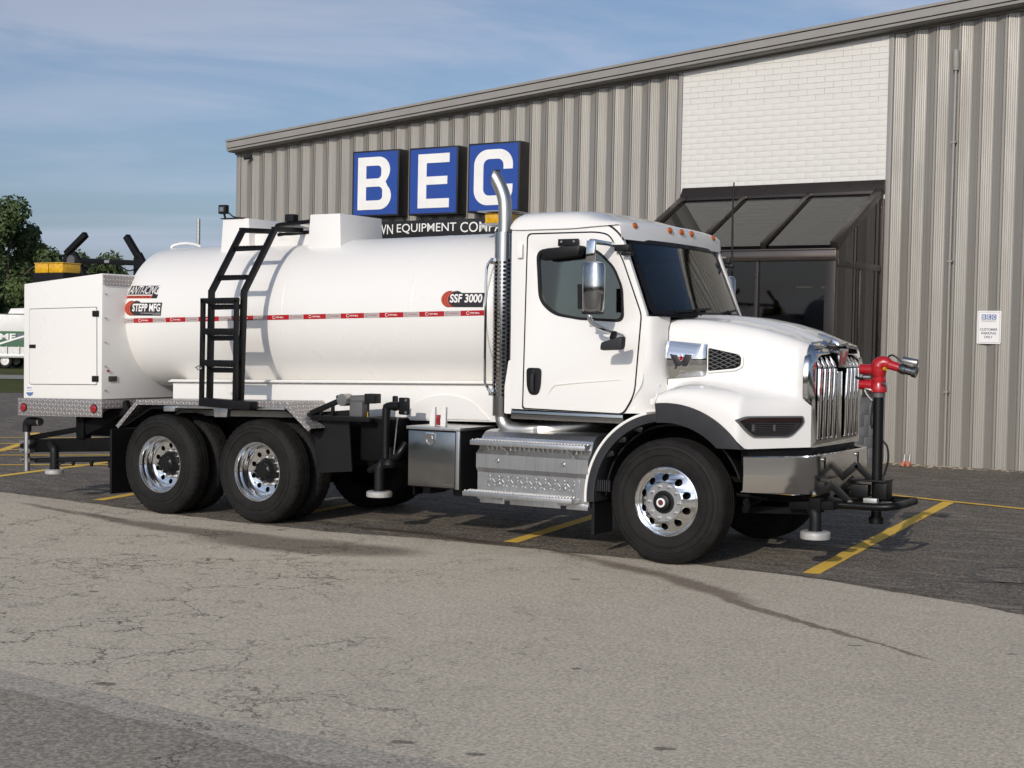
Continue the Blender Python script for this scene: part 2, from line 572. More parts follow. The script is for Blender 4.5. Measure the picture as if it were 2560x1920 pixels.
# ------------------------------------------------------------------ ground
asphalt('drive_asphalt', (.665, .585, .455), (.575, .505, .392), (.92, .82, .66), 120,
        dark_marks=[((.36, .34, .33), .9, [(-6.1, -.60, .9, .10, -.28, .5), (-5.1, -.78, .9, .17, -.18, .45), (-4.2, -.80, .95, .26, -.06, .4), (-3.3, -.95, 1.05, .42, .08, .35), (-2.7, -.88, .6, .36, .25, .45), (-7.2, -.36, .8, .06, -.25, .7)]),  # wide soft-edged dark band; the stain trail and oily spots follow
                ((.40, .36, .33), .9, [(-1.1, .18, .55, .06, -.5, .7), (-.1, -.36, .85, .11, -.45, .7), (.72, -.85, .75, .13, -.62, .5), (1.35, -1.42, .62, .07, -.68, .35), (2.0, -1.86, .60, .045, -.56, .3), (2.62, -2.26, .55, .022, -.60, .3)]),
                ((.28, .27, .27), .8, [(-3.56, -2.78, 0.062, 0.030, .5, .25), (-2.90, -3.84, 0.050, 0.030, .5, .25), (-0.56, -5.89, 0.074, 0.042, .5, .25), (1.49, -5.94, 0.068, 0.030, .5, .25), (1.88, -5.93, 0.062, 0.030, .5, .25), (-0.26, -1.13, 0.056, 0.030, .5, .25), (1.39, -4.08, 0.037, 0.024, .5, .25), (2.59, -5.36, 0.043, 0.030, .5, .25), (2.55, -2.42, 0.043, 0.024, .5, .25), (3.43, -2.09, 0.037, 0.018, .5, .25), (-2.59, -2.42, 0.031, 0.018, .5, .25)])],
        cracks=[(.95, .009, .34, .54, .85), (2.1, .013, .42, .60, .8), (4.6, .020, .50, .64, .65)], dark2=(.715, .63, .495), scuffs=.10)
asphalt('lane_asphalt', (.355, .308, .245), (.29, .252, .203), (.64, .59, .50), 110, cracks=[(.7, .009, .42, .58, .8)])
asphalt('lot_asphalt', (.128, .110, .090), (.070, .062, .054), (.46, .40, .32), 95,
        dark_marks=[((.35, .22, .16), .8, [(-3.1, .42, .5, .10, .05, .7), (-2.2, .30, .5, .08, -.1, .7)]), ((.45, .42, .42), .7, [(1.6, .02, .6, .05, -.2, .8), (-5.0, .6, 1.6, .12, -.1, .8)])],
        cracks=[(.8, .010, .42, .60, .8)], dark2=(.20, .177, .147), specamt=.7, scuffs=.42)
asphalt('edge_asphalt', (.50, .45, .37), (.42, .38, .315), (.80, .74, .63), 120, cracks=[(1.0, .008, .40, .58, .85)], scuffs=.1)
m = MT('grass_ground')
n1, n2 = m.noise(.25, 5), m.noise(14, 5, .7)
c = m.mix(m.rng(n1, .35, .65), (.085, .098, .030), (.125, .118, .048))
c = m.mix(m.rng(n2, .35, .65, 0, .6), c, (.055, .072, .020))
m.set(color=c, rough=.95, spec=.1)
m.bump(n2, .8, .03)
m = MT('far_path')
m.set(color=m.mix(m.noise(2, 5), (.34, .32, .28), (.27, .25, .22)), rough=.9)
m = MT('yellow_paint')
n1, n2, n3 = m.noise(70, 4, .7), m.noise(3, 5, .65), m.noise(11, 6, .75)
c = m.mix(m.rng(n2, .3, .7), (.95, .61, .09), (.86, .54, .08))
c = m.mix(m.rng(n1, .58, .72, 0, .45), c, (.22, .17, .09))
c = m.mix(m.rng(n3, .60, .74, 0, .75), c, (.085, .075, .06))
m.set(color=c, rough=.8)
m.bump(n1, .5, .004)
m = MT('worn_paint')
m.set(color=m.mix(m.rng(m.noise(40, 4, .7), .4, .62), (.20, .185, .155), (.062, .056, .05)), rough=.9)
m = MT('gravel_stone')
m.set(color=m.mix(m.noise(5, 3), (.42, .36, .26), (.24, .20, .15)), rough=.9)

def jag(pts, step=.22, amp=.025, seed=0):
    o = []
    for (x0, y0), (x1, y1) in zip(pts, pts[1:]):
        L_ = math.hypot(x1 - x0, y1 - y0)
        k = max(1, int(L_ / step))
        for i in range(k):
            t = i / k
            x, y = x0 + (x1 - x0) * t, y0 + (y1 - y0) * t
            nn = noise.noise(Vector((x * 2.3, y * 2.3, seed))) + .5 * noise.noise(Vector((x * 7, y * 7, seed + 5)))
            o.append((x, y + amp * nn))
    o.append(pts[-1])
    return o
def sheet(name, poly, z, mat, **k):
    mb = MB()
    tri = tessellate_polygon([[Vector((x, y, 0)) for x, y in poly]])
    mb.add([(x, y, z) for x, y in poly], [tuple(t) for t in tri])
    o = mb.build(name, mat, None, **k)
    return o
B_ = 900
mb = MB()
mb.add([(-B_, -B_, -.03), (B_, -B_, -.03), (B_, B_, -.03), (-B_, B_, -.03)], [(0, 1, 2, 3)])
mb.build('ground', 'grass_ground', None, kind='structure')
# the asphalt apron reaches to the grass strip beyond the lot; rows so the shading stays even
far = [(-70, -1.5), (-47.5, 9.0), (-36.4, 18.6), (-29.5, 25.0), (-15, 40), (60, 40), (60, -70), (-70, -70)]
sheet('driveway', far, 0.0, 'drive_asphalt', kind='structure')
seam = [(-60, 4.2), (-30, 2.2), (-14, .95), (-9.15, .48), (-7.68, .34), (-5.6, .05), (-4.6, -.02), (-3.73, -.03), (-2.43, .17), (-1.2, .17), (.1, .19), (1.21, .11), (1.95, -.11), (2.57, -.34), (3.19, -.62), (5, -1.3), (9, -2.4), (30, -7)]
lot = jag(seam, .07, .05, 3) + [(30, 30), (-40, 30), (-52, 14)]
sheet('parking_lot', lot, .005, 'lot_asphalt', kind='structure')
edge_ = jag([(-60, -1.6), (-20, -4.4), (-6, -5.75), (-1.32, -6.02), (.26, -6.14), (2.0, -6.16), (5, -6.05), (30, -3)], .08, .05, 9)
sheet('lane_edge', edge_ + [(30, -60), (-60, -60)], .004, 'edge_asphalt', kind='structure')
lane = jag([(-60, -2.0), (-20, -4.75), (-6, -6.05), (-.91, -6.33), (.48, -6.39), (1.46, -6.51), (3, -6.6), (30, -4.5)], .08, .06, 14)
sheet('lane', lane + [(30, -60), (-60, -60)], .008, 'lane_asphalt', kind='structure')
sheet('grass_strip', [(-60, 2.5), (-48, 8.2), (-36.6, 18.4), (-29.6, 25), (-36, 33), (-48, 29.5), (-58, 22), (-72, 14)], .012, 'grass_ground', kind='structure')
sheet('path', [(-72, 14.5), (-58, 22.4), (-48, 30.2), (-36, 33.6), (-38, 37.6), (-50, 35.2), (-60, 27.6), (-74, 20)], .016, 'far_path', kind='structure')

# painted lines: worn strips cut into short lengths with ragged edges
def stripe(pts, w, name='parking_line', mat='yellow_paint', z=.010, seed=0, wob=.012):
    mb = MB()
    rows = []
    P = []
    for (x0, y0), (x1, y1) in zip(pts, pts[1:]):
        k = max(2, int(math.hypot(x1 - x0, y1 - y0) / .12))
        P += [(x0 + (x1 - x0) * i / k, y0 + (y1 - y0) * i / k) for i in range(k)]
    P.append(pts[-1])
    for i, (x, y) in enumerate(P):
        a, b = P[max(0, i - 1)], P[min(len(P) - 1, i + 1)]
        d = Vector((b[0] - a[0], b[1] - a[1])).normalized()
        nx, ny = -d.y, d.x
        e1 = wob * noise.noise(Vector((x * 5, y * 5, seed + 1)))
        e2 = wob * noise.noise(Vector((x * 5, y * 5, seed + 8)))
        rows.append([(x + nx * (w / 2 + e1), y + ny * (w / 2 + e1), z), (x - nx * (w / 2 + e2), y - ny * (w / 2 + e2), z)])
    mb.grid(rows)
    return mb.build(name, mat, None, kind='structure')
stripe([(1.245, .27), (1.17, .95), (.90, 3.6), (.58, 6.90)], .145, seed=1)
stripe([(-2.2, 7.76), (-.42, 7.33), (.47, 6.99), (1.54, 6.66), (4.5, 5.85)], .12, seed=2, z=.014)
stripe([(-1.80, .38), (-2.22, 3.0), (-2.75, 7.6)], .145, seed=3)
stripe([(-4.75, .42), (-5.1, 3.0), (-5.6, 7.9)], .145, seed=4)
stripe([(-7.52, .52), (-7.76, 1.44), (-8.3, 4.4), (-8.8, 8)], .145, seed=5)
stripe([(-10.55, .95), (-11.02, 2.87), (-11.42, 4.6), (-12.2, 8.5)], .15, seed=6)
stripe([(-13.3, 2.2), (-14.28, 4.71), (-15.6, 6.4), (-17.47, 8.2)], .17, seed=7)
for i, (a, b) in enumerate([((-12.6, 2.45), (-10.9, 4.02)), ((-13.9, 3.75), (-11.4, 6.05)), ((-14.7, 4.6), (-12.0, 7.1)), ((-15.7, 5.6), (-12.6, 8.5)), ((-16.8, 6.8), (-13.4, 9.9))]):
    stripe([a, b], .13, seed=20 + i, z=.014)
ring = [(2.78 + .46 * math.cos(t), 1.30 + .52 * math.sin(t)) for t in (R(60 + 300 * k / 40) for k in range(41))]
stripe(ring, .10, 'worn_ring_marking', 'worn_paint', .009, 31, .03)
stripe([(2.28, .55), (2.75, .80), (3.2, .95)], .05, 'worn_ring_tail', 'worn_paint', .009, 32, .03)
BXV, BYV, BZV, W0V = (0.998861, -0.047233, -0.006829), (0.047232, 0.998884, -0.000323), (0.006837, 0.000000, 0.999977), (-1.426367, 12.507947, 0.000000)
# ------------------------------------------------------------------ building
BLD = empty('commercial_building', 'grey-brown ribbed metal building with a white brick panel and glass entrance', 'building')
BM = Matrix(((BXV[0], BYV[0], BZV[0], W0V[0]), (BXV[1], BYV[1], BZV[1], W0V[1]), (BXV[2], BYV[2], BZV[2], W0V[2]), (0, 0, 0, 1)))
BLD.matrix_world = BM
SL = .0822
def eave(a): return 5.885 + SL * (a + 15.47)
# corrugated sheets, three folds each
PITCH = .365
def sheet_profile():
    o = []
    for k in range(3):
        x = k * PITCH
        # ridge strip, groove, light facet with flutes, dark facet, groove
        o += [(x + .000, .000), (x + .030, .000), (x + .032, .028), (x + .045, .028), (x + .047, .004)]
        for q in range(5):
            t0 = x + .047 + q * .031
            dd = .004 + q * .0108
            o += [(t0 + .021, dd + .0064), (t0 + .025, dd + .0110), (t0 + .031, dd + .0108)]
        o += [(x + .206, .0595), (x + .346, .006), (x + .348, .028), (x + .362, .028)]
    o.append((3 * PITCH, .0))
    return o
PROF = sheet_profile()
def wall_sheet(a0, a1, start, bottom=-.35):
    mb = MB()
    pts = [(start + x, d) for x, d in PROF if a0 - 1e-6 <= start + x <= a1 + 1e-6]
    if not pts: return
    lo, hi = [], []
    mb.grid([[(x, d, bottom) for x, d in pts], [(x, d, eave(x)) for x, d in pts]])
    mb.grid([[(pts[-1][0], pts[-1][1], bottom), (pts[-1][0], pts[-1][1] + .03, bottom)], [(pts[-1][0], pts[-1][1], eave(pts[-1][0])), (pts[-1][0], pts[-1][1] + .03, eave(pts[-1][0]))]])
    mb.build('wall_panel', 'wall_panel_metal', BLD, ang=8)
W3 = PITCH * 3 + .003
for k in range(10): wall_sheet(-15.47 + k * W3, -4.56, -15.47 + k * W3)
for k in range(8): wall_sheet(-.66, 20, -.66 + k * W3)
MB().box(-15.52, -15.40, -.015, .10, -.35, eave(-15.4)).build('corner_trim', 'wall_panel_metal', BLD, bevel=.006)
for x0, x1 in ((-4.60, -4.52), (-.715, -.635)):
    MB().box(x0, x1, -.02, .12, -.2, eave(x0)).build('edge_trim', 'fascia_metal', BLD, bevel=.006)
MB().box(-15.42, -15.38, .1, 22, -.35, 5.85).build('gable_wall', 'wall_panel_metal', BLD)
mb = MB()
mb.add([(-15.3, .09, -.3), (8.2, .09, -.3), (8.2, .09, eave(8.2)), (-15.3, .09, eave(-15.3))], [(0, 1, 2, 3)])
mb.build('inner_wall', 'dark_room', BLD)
# roof and fascia
a0, a1 = -15.545, 8.6
def edge(a, dz): return 6.117 + SL * (a + 15.543) + dz
fp = [(-.30, 0), (-.34, -.004), (-.34, -.048), (-.28, -.050), (-.28, -.064), (-.318, -.066), (-.318, -.186), (-.26, -.188), (-.26, -.202), (-.30, -.204), (-.295, -.245), (-.24, -.247), (-.24, -.262), (-.02, -.266), (-.02, -.275), (.02, -.275), (.02, -.03)]
mb = MB()
mb.grid([[(a0, y, edge(a0, z)) for y, z in fp], [(a1, y, edge(a1, z)) for y, z in fp]], True)
mb.add([(a0, y, edge(a0, z)) for y, z in fp], [tuple(range(len(fp)))])
mb.build('fascia', 'fascia_metal', BLD, ang=20)
for k, aj in enumerate((-11.6, -5.6, .05, 6.0)):
    MB().hexa([(aj, -.3205, edge(aj, -.19)), (aj + .05, -.3205, edge(aj + .05, -.19)), (aj + .05, -.312, edge(aj + .05, -.19)), (aj, -.312, edge(aj, -.19)),
               (aj, -.3205, edge(aj, -.065)), (aj + .05, -.3205, edge(aj + .05, -.065)), (aj + .05, -.312, edge(aj + .05, -.065)), (aj, -.312, edge(aj, -.065))]).build('fascia_joint', 'fascia_metal', BLD)
MB().hexa([(a0, -.02, edge(a0, -.26)), (a1, -.02, edge(a1, -.26)), (a1, -.045, edge(a1, -.30)), (a0, -.045, edge(a0, -.30)),
           (a0, -.0, edge(a0, -.255)), (a1, .0, edge(a1, -.255)), (a1, .0, edge(a1, -.30)), (a0, .0, edge(a0, -.30))]).build('eave_strip', 'fascia_metal', BLD)
mb = MB()
mb.add([(a0, -.29, edge(a0, -.006)), (a1, -.29, edge(a1, -.006)), (a1, 22, edge(a1, .5)), (a0, 22, edge(a0, .5))], [(0, 1, 2, 3)])
mb.build('roof', 'fascia_metal', BLD)
# white painted brick panel
bx0, bx1 = -4.515, -.72
mb = MB()
mb.add([(bx0, .014, 3.0), (bx1, .014, 3.0), (bx1, .014, eave(bx1) + .02), (bx0, .014, eave(bx0) + .02)], [(0, 1, 2, 3)])
mb.build('brick_backing', 'mortar_white', BLD)
def brick_mesh(w):
    return MB().box(0, w, 0, .03, 0, .0982).mesh('brick', 'brick_white', bevel=.0015)
BW = (bx1 - bx0) / 12
full, half = brick_mesh(BW - .0016), brick_mesh(BW / 2 - .0016)
cut = MB()
z = 3.34
row = 0
nb = 0
while z < eave(bx1):
    off = 0 if row % 2 else BW / 2
    xs = ([(bx0, half)] if off else []) + [(bx0 + off + k * BW, full) for k in range(12 if not off else 11)] + ([(bx1 - BW / 2, half)] if off else [])
    for x, me in xs:
        w = BW if me is full else BW / 2
        if z + .1 < eave(x) - .01:
            if nb < 298 and z > 3.6:
                o = link('brick', me, BLD)
                o.location = (x + .0008, .0015 + random.uniform(-.0005, .0004), z)
                nb += 1
            else:
                cut.box(x + .002, x + w - .002, random.uniform(0, .003), .0136, z, z + .0965)
        elif z < eave(x + w):
            zt = lambda q: max(z + .002, min(z + .0965, eave(q) - .012))
            cut.hexa([(x + .002, .001, z), (x + w - .002, .001, z), (x + w - .002, .0136, z), (x + .002, .0136, z), (x + .002, .001, zt(x)), (x + w - .002, .001, zt(x + w)), (x + w - .002, .0136, zt(x + w)), (x + .002, .0136, zt(x))])
    z += .1005
    row += 1
cut.build('edge_bricks', 'brick_white', BLD, kind='stuff')
# ---- glass entrance lean-to
VL, VR, VD, HR, HG = -4.42, -.72, 2.0, 4.47, 3.42
VE = link('entrance_porch', None, BLD)
def fr(p, q, w, h, name='frame_bar', mat='bronze_frame', up=(0, 0, 1)):
    MB().bar(p, q, w, h, up).build(name, mat, VE, bevel=.005)
MB().hexa([(VL - .03, -.16, HR), (VR + .01, -.16, HR), (VR + .01, -.002, HR - .03), (VL - .03, -.002, HR - .03), (VL - .03, -.05, 4.665), (VR + .01, -.05, 4.665), (VR + .01, -.002, 4.67), (VL - .03, -.002, 4.67)]).build('ridge_flashing', 'bronze_frame', VE, bevel=.004)
for x in (-3.42,):
    MB().hexa([(x, -.168, HR + .005), (x + .05, -.168, HR + .005), (x + .05, -.155, HR), (x, -.155, HR), (x, -.058, 4.662), (x + .05, -.058, 4.662), (x + .05, -.045, 4.664), (x, -.045, 4.664)]).build('flashing_joint', 'bronze_frame', VE)
sl = Vector((0, -VD + .1, HG - HR)).normalized()
upn = Vector((0, sl.z, -sl.y))
top = lambda x: Vector((x, -.10, HR - .01))
bot = lambda x: Vector((x, -VD + .03, HG + .05))
XR = [VL + .04, -3.17, -1.97, VR - .06]
for x in XR: fr(top(x), bot(x), .09 if x in XR[1:3] else .12, .12, 'rafter', up=upn)
fr((VL, -.15, HR - .04), (VR, -.15, HR - .04), .07, .09)
for i in range(3):
    a, b = XR[i] + .045, XR[i + 1] - .045
    t0, t1 = top(a), bot(a)
    MB().hexa([Vector((a, t1.y, t1.z)), Vector((b, t1.y, t1.z)), Vector((b, t0.y, t0.z)), Vector((a, t0.y, t0.z)), Vector((a, t1.y, t1.z)) + upn * .012, Vector((b, t1.y, t1.z)) + upn * .012, Vector((b, t0.y, t0.z)) + upn * .012, Vector((a, t0.y, t0.z)) + upn * .012]).build('roof_pane', 'vestibule_glass', VE)
MB().box(VL, VR - .005, -VD - .02, -VD + .10, 3.235, 3.40).build('gutter', 'bronze_flash', VE, bevel=.012)
MB().box(VL, VR - .01, -VD - .03, -VD + .02, 3.40, 3.425).build('gutter_lip', 'bronze_flash', VE, bevel=.004)
for x, w in ((VL + .08, .16), (-3.28, .06), (-2.06, .06), (VR - .10, .17)):
    MB().box(x - w / 2, x + w / 2, -VD, -VD + .10, 0, 3.234).build('post', 'bronze_frame', VE, bevel=.005)
for a, b in ((VL + .16, -3.31), (-3.25, -2.09), (-2.03, VR - .185)):
    MB().box(a, b, -VD + .045, -VD + .057, .12, 3.234).build('front_pane', 'vestibule_glass', VE)
    MB().box(a, b, -VD + .01, -VD + .09, .0, .119).build('sill', 'bronze_frame', VE, bevel=.004)
for X in (VR - .03, VL + .03):
    fr((X, -VD + .1, 3.20), (X, -.02, 3.20), .06, .10, 'side_rail')
    fr((X, -.06, 1.12), (X, -.06, HR - .12), .06, .09, 'side_post')
    fr((X, -VD + 1.05, 1.12), (X, -VD + 1.05, 3.15), .05, .05, 'side_post')
    fr((X, -VD + .1, 1.125), (X, -.02, 1.125), .09, .05, 'side_sill')
    MB().box(X - .006, X + .006, -VD + .1, -.10, 1.15, 3.15).build('side_pane', 'vestibule_glass', VE)
    q = X - .006
    mb = MB()
    P = [(-VD + .06, 3.24), (-.08, 3.24), (-.08, HR - .03), (-VD + .06, HR - .03 + sl.z / sl.y * (-VD - .02 + .10) * 1.0)]
    mb.plate([P], lambda u, v, w: (q + w, u, v), .012)
    mb.build('gable_pane', 'vestibule_glass', VE)
    kw = MB()
    for r_ in range(6):
        y = -VD + .1 - (.2 if r_ % 2 else 0)
        while y < -.03:
            y0, y1 = max(y, -VD + .1), min(y + .392, -.03)
            if y1 - y0 > .05: MB().box(X - .06, X + .06, y0 + .004, y1 - .004, r_ * .183 - .1, r_ * .183 + .0785).build('block', 'block_grey', VE, bevel=.003)
            y += .4
    kw.box(X - .055, X + .055, -VD + .1, -.03, -.1, 1.095).build('knee_wall', 'block_grey', VE)
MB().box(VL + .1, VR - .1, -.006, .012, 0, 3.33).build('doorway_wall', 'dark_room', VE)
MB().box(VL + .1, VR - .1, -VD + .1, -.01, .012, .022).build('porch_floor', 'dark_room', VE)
MB().box(-2.9, -2.6, -1.2, -.9, .02, 2.2).box(-1.6, -1.2, -.8, -.3, .02, 1.5).build('display_stand', 'grey_trim', VE)
MB().box(-1.55, -1.02, -.6, -.58, 2.86, 2.90).box(-1.98, -1.7, -.6, -.58, 2.87, 2.91).build('notice', 'sticker_white', VE)
# ---- things on the wall
def on_wall(o):
    o.matrix_world = BM @ Matrix.Translation(o.location)
    return o
def flat(y):
    return lambda u, v, w=0: (u, y - w, v)
def arcs(cx, cy, rx, ry, a0, a1, n=8):
    return [(cx + rx * math.cos(R(a0 + (a1 - a0) * k / n)), cy + ry * math.sin(R(a0 + (a1 - a0) * k / n))) for k in range(n + 1)]
GB = [[(.0, 0)] + arcs(.46, .255, .24, .255, -90, 48, 10) + [(.585, .525)] + arcs(.44, .745, .235, .255, -35, 90, 9) + [(0, 1)],
      [(.175, .175), (.175, .435)] + arcs(.435, .355, .085, .080, 90, 0, 4) + arcs(.435, .255, .085, .080, 0, -90, 4),
      [(.175, .59), (.175, .835)] + arcs(.415, .755, .08, .08, 90, 0, 4) + arcs(.415, .67, .08, .08, 0, -90, 4)]
GE = [[(0, 0), (.66, 0), (.66, .17), (.18, .17), (.18, .43), (.62, .43), (.62, .58), (.18, .58), (.18, .83), (.66, .83), (.66, 1), (0, 1)]]
GC = [[(.78, .64), (.78, .70)] + arcs(.50, .72, .28, .28, 0, 90, 8) + arcs(.28, .72, .28, .28, 90, 180, 8) + arcs(.28, .28, .28, .28, 180, 270, 8) + arcs(.50, .28, .28, .28, 270, 360, 8) + [(.78, .37), (.595, .37)] + arcs(.48, .29, .115, .118, 0, -90, 5) + arcs(.305, .29, .115, .118, -90, -180, 5) + arcs(.305, .71, .115, .118, 180, 90, 5) + arcs(.48, .71, .115, .118, 90, 0, 5) + [(.595, .64)]]
SIGNS = [('B', GB, -11.92, 4.335, .70), ('E', GE, -10.455, 4.325, .66), ('C', GC, -9.0, 4.335, .78)]
for ch, gl, a, h, wd in SIGNS:
    r = empty('letter_sign', f'square blue box sign with the white letter {ch}, black sides, high on the ribbed wall', 'sign', (a, -.05, h), 'three blue letter signs on the wall')
    on_wall(r)
    Wd, Hd = 1.21, 1.335
    MB().box(0, Wd, -.26, .04, 0, Hd).build('cabinet', 'sign_black', r, bevel=.01)
    MB().box(.035, Wd - .035, -.265, -.255, .035, Hd - .035).build('face', 'sign_blue', r)
    sx, sy = {'B': 1.24, 'E': 1.17, 'C': 1.16}[ch], 1.065
    ox = (Wd - wd * sx) / 2 + (-.02 if ch == 'B' else .02 if ch == 'E' else 0)
    mb = MB()
    mb.plate([[(ox + u * sx, .135 + v * sy) for u, v in lp] for lp in gl], flat(-.275), -.009)
    mb.build('letter', 'sign_white', r)
r = empty('name_sign', 'long black sign strip with white capital lettering below the three blue letter signs', 'sign', (-11.95, -.06, 3.905))
on_wall(r)
MB().box(0, 4.22, -.10, .04, 0, .335).build('board', 'sign_black', r, bevel=.006)
def word(s, x0, x1): put_text(MB(), s, x0, x1, .072, .272, lambda u, v: (u, -.1025, v), .002).build('lettering', 'sign_white', r)
word('BROWN', .10, .99); word('EQUIPMENT', 1.09, 2.58); word('COMPANY', 2.68, 4.10)
r = empty('parking_sign', 'small white customer parking sign on the ribbed wall right of the entrance', 'sign', (.868, -.012, 2.0))
on_wall(r)
MB().plate([rrect(0, .377, 0, .523, .02)], lambda u, v, w: (u, -.006 + w, v), .012).build('plate', 'sticker_white', r)
MB().plate([rrect(.02, .357, .02, .503, .012), rrect(.0235, .3535, .0235, .4995, .01)], lambda u, v, w: (u, -.0075 + w, v), .0012).build('border', 'sign_grey', r)
mb = MB()
f = lambda u, v: (u, -.0088, v)
for i, (ch, g) in enumerate((('B', GB), ('E', GE), ('C', GC))):
    x = .068 + i * .081
    mb2 = MB().box(x, x + .07, -.0082, -.0065, .385, .465)
    mb2.build('logo_tile', 'badge_blue', r)
    q = MB()
    q.plate([[(x + .013 + u * .058, .396 + v * .058) for u, v in lp] for lp in g], flat(-.0092), -.0008)
    q.build('logo_letter', 'sticker_white', r)
put_text(mb, 'BROWN EQUIPMENT', .068, .30, .365, .378, f); put_text(mb, 'COMPANY', .068, .30, .345, .358, f)
put_text(mb, 'CUSTOMER', .045, .325, .208, .248, f, .02); put_text(mb, 'PARKING', .07, .30, .148, .188, f, .02); put_text(mb, 'ONLY', .118, .25, .088, .128, f, .02)
mb.build('print', 'sign_grey', r)
r = empty('security_camera', 'small black security camera under the eave at the far wall corner', 'camera', (-15.08, -.02, 5.72))
on_wall(r)
MB().cyl((0, .03, .05), (0, -.07, .04), .02).build('bracket', 'sign_black', r)
MB().cyl((-.06, -.16, 0), (.03, -.05, .03), .045, .05).build('body', 'sign_black', r)
MB().cyl((-.062, -.163, -.001), (-.06, -.16, 0), .03).build('lens', 'lens_dark', r)
r = empty('conduit_pipe', 'thin grey conduit pipe with an upturned cap running down the ribbed wall', 'pipe', (.415, -.05, 0))
on_wall(r)
mb = MB().tube([(0, 0, -.1), (-.01, 0, 3), (.0, 0, 6.40)], .022, 12)
mb.build('pipe', 'pipe_grey', r)
MB().cyl((0, 0, 6.36), (0, 0, 6.43), .045).tube([(0, 0, 6.40), (0, -.01, 6.48), (0, -.02, 6.68)], [.05, .055, .05], 14).build('cap', 'pipe_grey', r)
for z in (1.2, 3.3, 5.2): MB().box(-.04, .04, -.03, .05, z, z + .025).build('strap', 'pipe_grey', r)
r = empty('downspout_stub', 'pair of short pipe stubs with orange bases at the foot of the ribbed wall', 'pipe', (-.12, -.42, 0))
on_wall(r)
for x in (0, .085):
    MB().cyl((x - .02, -.03, .0), (x, 0, .08), .036, .030).build('base', 'orange_pipe', r)
    MB().cyl((x, 0, .07), (x + .008, .01, .19), .026).build('stub', 'galvanised', r)
# gravel and litter along the wall foot
rnd = random.Random(5)
mb = MB()
for k in range(420):
    a = rnd.uniform(-1.2, 4.5)
    y = -abs(rnd.gauss(0, .22)) - .03
    s = rnd.uniform(.006, .03) * (1.5 if rnd.random() < .07 else 1)
    p = [(a + s * 1.6 * math.cos(t) * rnd.uniform(.6, 1), y + s * math.sin(t) * rnd.uniform(.6, 1), (.008 if j == 0 else s * .8)) for j in (0, 1) for t in (0, PI / 2, PI, 1.5 * PI)]
    p[4:] = [(a + (q[0] - a) * .6, y + (q[1] - y) * .6, q[2]) for q in p[4:]]
    mb.hexa([tuple(BM @ Vector(q)) for q in p])
mb.build('gravel', 'gravel_stone', None, kind='stuff')
# ------------------------------------------------------------------ tanker truck
T = empty('tanker_truck', 'white anti-icing tanker truck with chrome grille parked side-on before the ribbed building', 'truck')
def rk(p): return (p[0], p[1], p[2] + .022 * (p[0] + 4.6))
def RB(): return MB(rk)
YC = 1.22
# ---- wheels
def tyre_profile(w, r, rear):
    h = [(.030, .296), (.022, .310), (.010, .335), (.002, .37), (.001, .395), (.007, .400), (.007, .406), (.0, .411), (.001, r - .100), (.008, r - .094), (.008, r - .088), (.003, r - .082), (.012, r - .056), (.006, r - .050), (.020, r - .030), (.034, r - .012), (.048, r - .004)]
    g = []
    n = 4 if not rear else 3
    x0, x1 = .048, w - .048
    for k in range(n):
        c = x0 + (x1 - x0) * (k + .75) / (n + .5)
        g += [(c - .007, r), (c - .005, r - .018), (c + .005, r - .018), (c + .007, r)]
    b = [(w - y, q) for y, q in reversed(h)]
    return h + g + b
def tyre_mesh(w, r, rear):
    p = tyre_profile(w, r, rear)
    nseg = 144
    def mod(i, k):
        y, q = p[i]
        if rear and q > r - .034 and q > r - .0135:
            if (y < .06 or y > w - .06): return -.010 if (k % 3 == 0) else 0
            return -.004 if (k + int(y * 40)) % 4 == 0 else 0
        if not rear and y < .055 and q > r - .013: return -.004 if k % 2 else 0
        return 0
    mb = MB()
    mb.lathe(p, (0, 0, 0), 'y', nseg, mod)
    return mb.mesh('tyre', 'rubber', 28)
TF, TR = tyre_mesh(.315, .55, False), tyre_mesh(.275, .541, True)
def ring_holes(r0, r1, rh, hr, n, prof, t=.012, seg=64):
    outer = [(r1 * math.cos(2 * PI * k / seg), r1 * math.sin(2 * PI * k / seg)) for k in range(seg)]
    inner = [(r0 * math.cos(2 * PI * k / 48), r0 * math.sin(2 * PI * k / 48)) for k in range(48)]
    hs = [[(rh * math.cos(a) + hr * math.cos(q), rh * math.sin(a) + hr * math.sin(q)) for q in (2 * PI * j / 18 for j in range(18))] for a in (2 * PI * (k + .5) / n for k in range(n))]
    mb = MB()
    mb.plate([outer, inner] + hs, lambda u, v, w: (u, prof(math.hypot(u, v)) + w, v), t)
    return mb
def mesh_join(name, parts):
    """several (MB, mat) -> one mesh with several materials"""
    me = [(mb.mesh(name, m)) for mb, m in parts]
    bm = bmesh.new()
    for i, q in enumerate(me):
        n0 = len(bm.faces)
        bm.from_mesh(q)
        bm.faces.ensure_lookup_table()
        for fc in bm.faces[n0:]: fc.material_index = i
    o = bpy.data.meshes.new(name)
    bm.to_mesh(o); bm.free()
    for _, m in parts: o.materials.append(MATS[m])
    return o
lerp = lambda a, b, t: a + (b - a) * max(0, min(1, t))
fprof = lambda r: lerp(-.012, .052, (r - .172) / (.276 - .172))
RIMF = mesh_join('rim', [(MB().lathe([(.05, .284), (.034, .288), (.022, .298), (.028, .309), (.036, .304), (.05, .276), (.056, .2755), (.052, .270)], (0, 0, 0), 'y', 72), 'rim_alloy'),
                         (ring_holes(.17, .2765, .214, .032, 10, fprof), 'rim_alloy'),
                         (MB().lathe([(-.0125, .172), (-.016, .168), (-.016, .10), (.0, .098)], (0, 0, 0), 'y', 64), 'aluminium')])
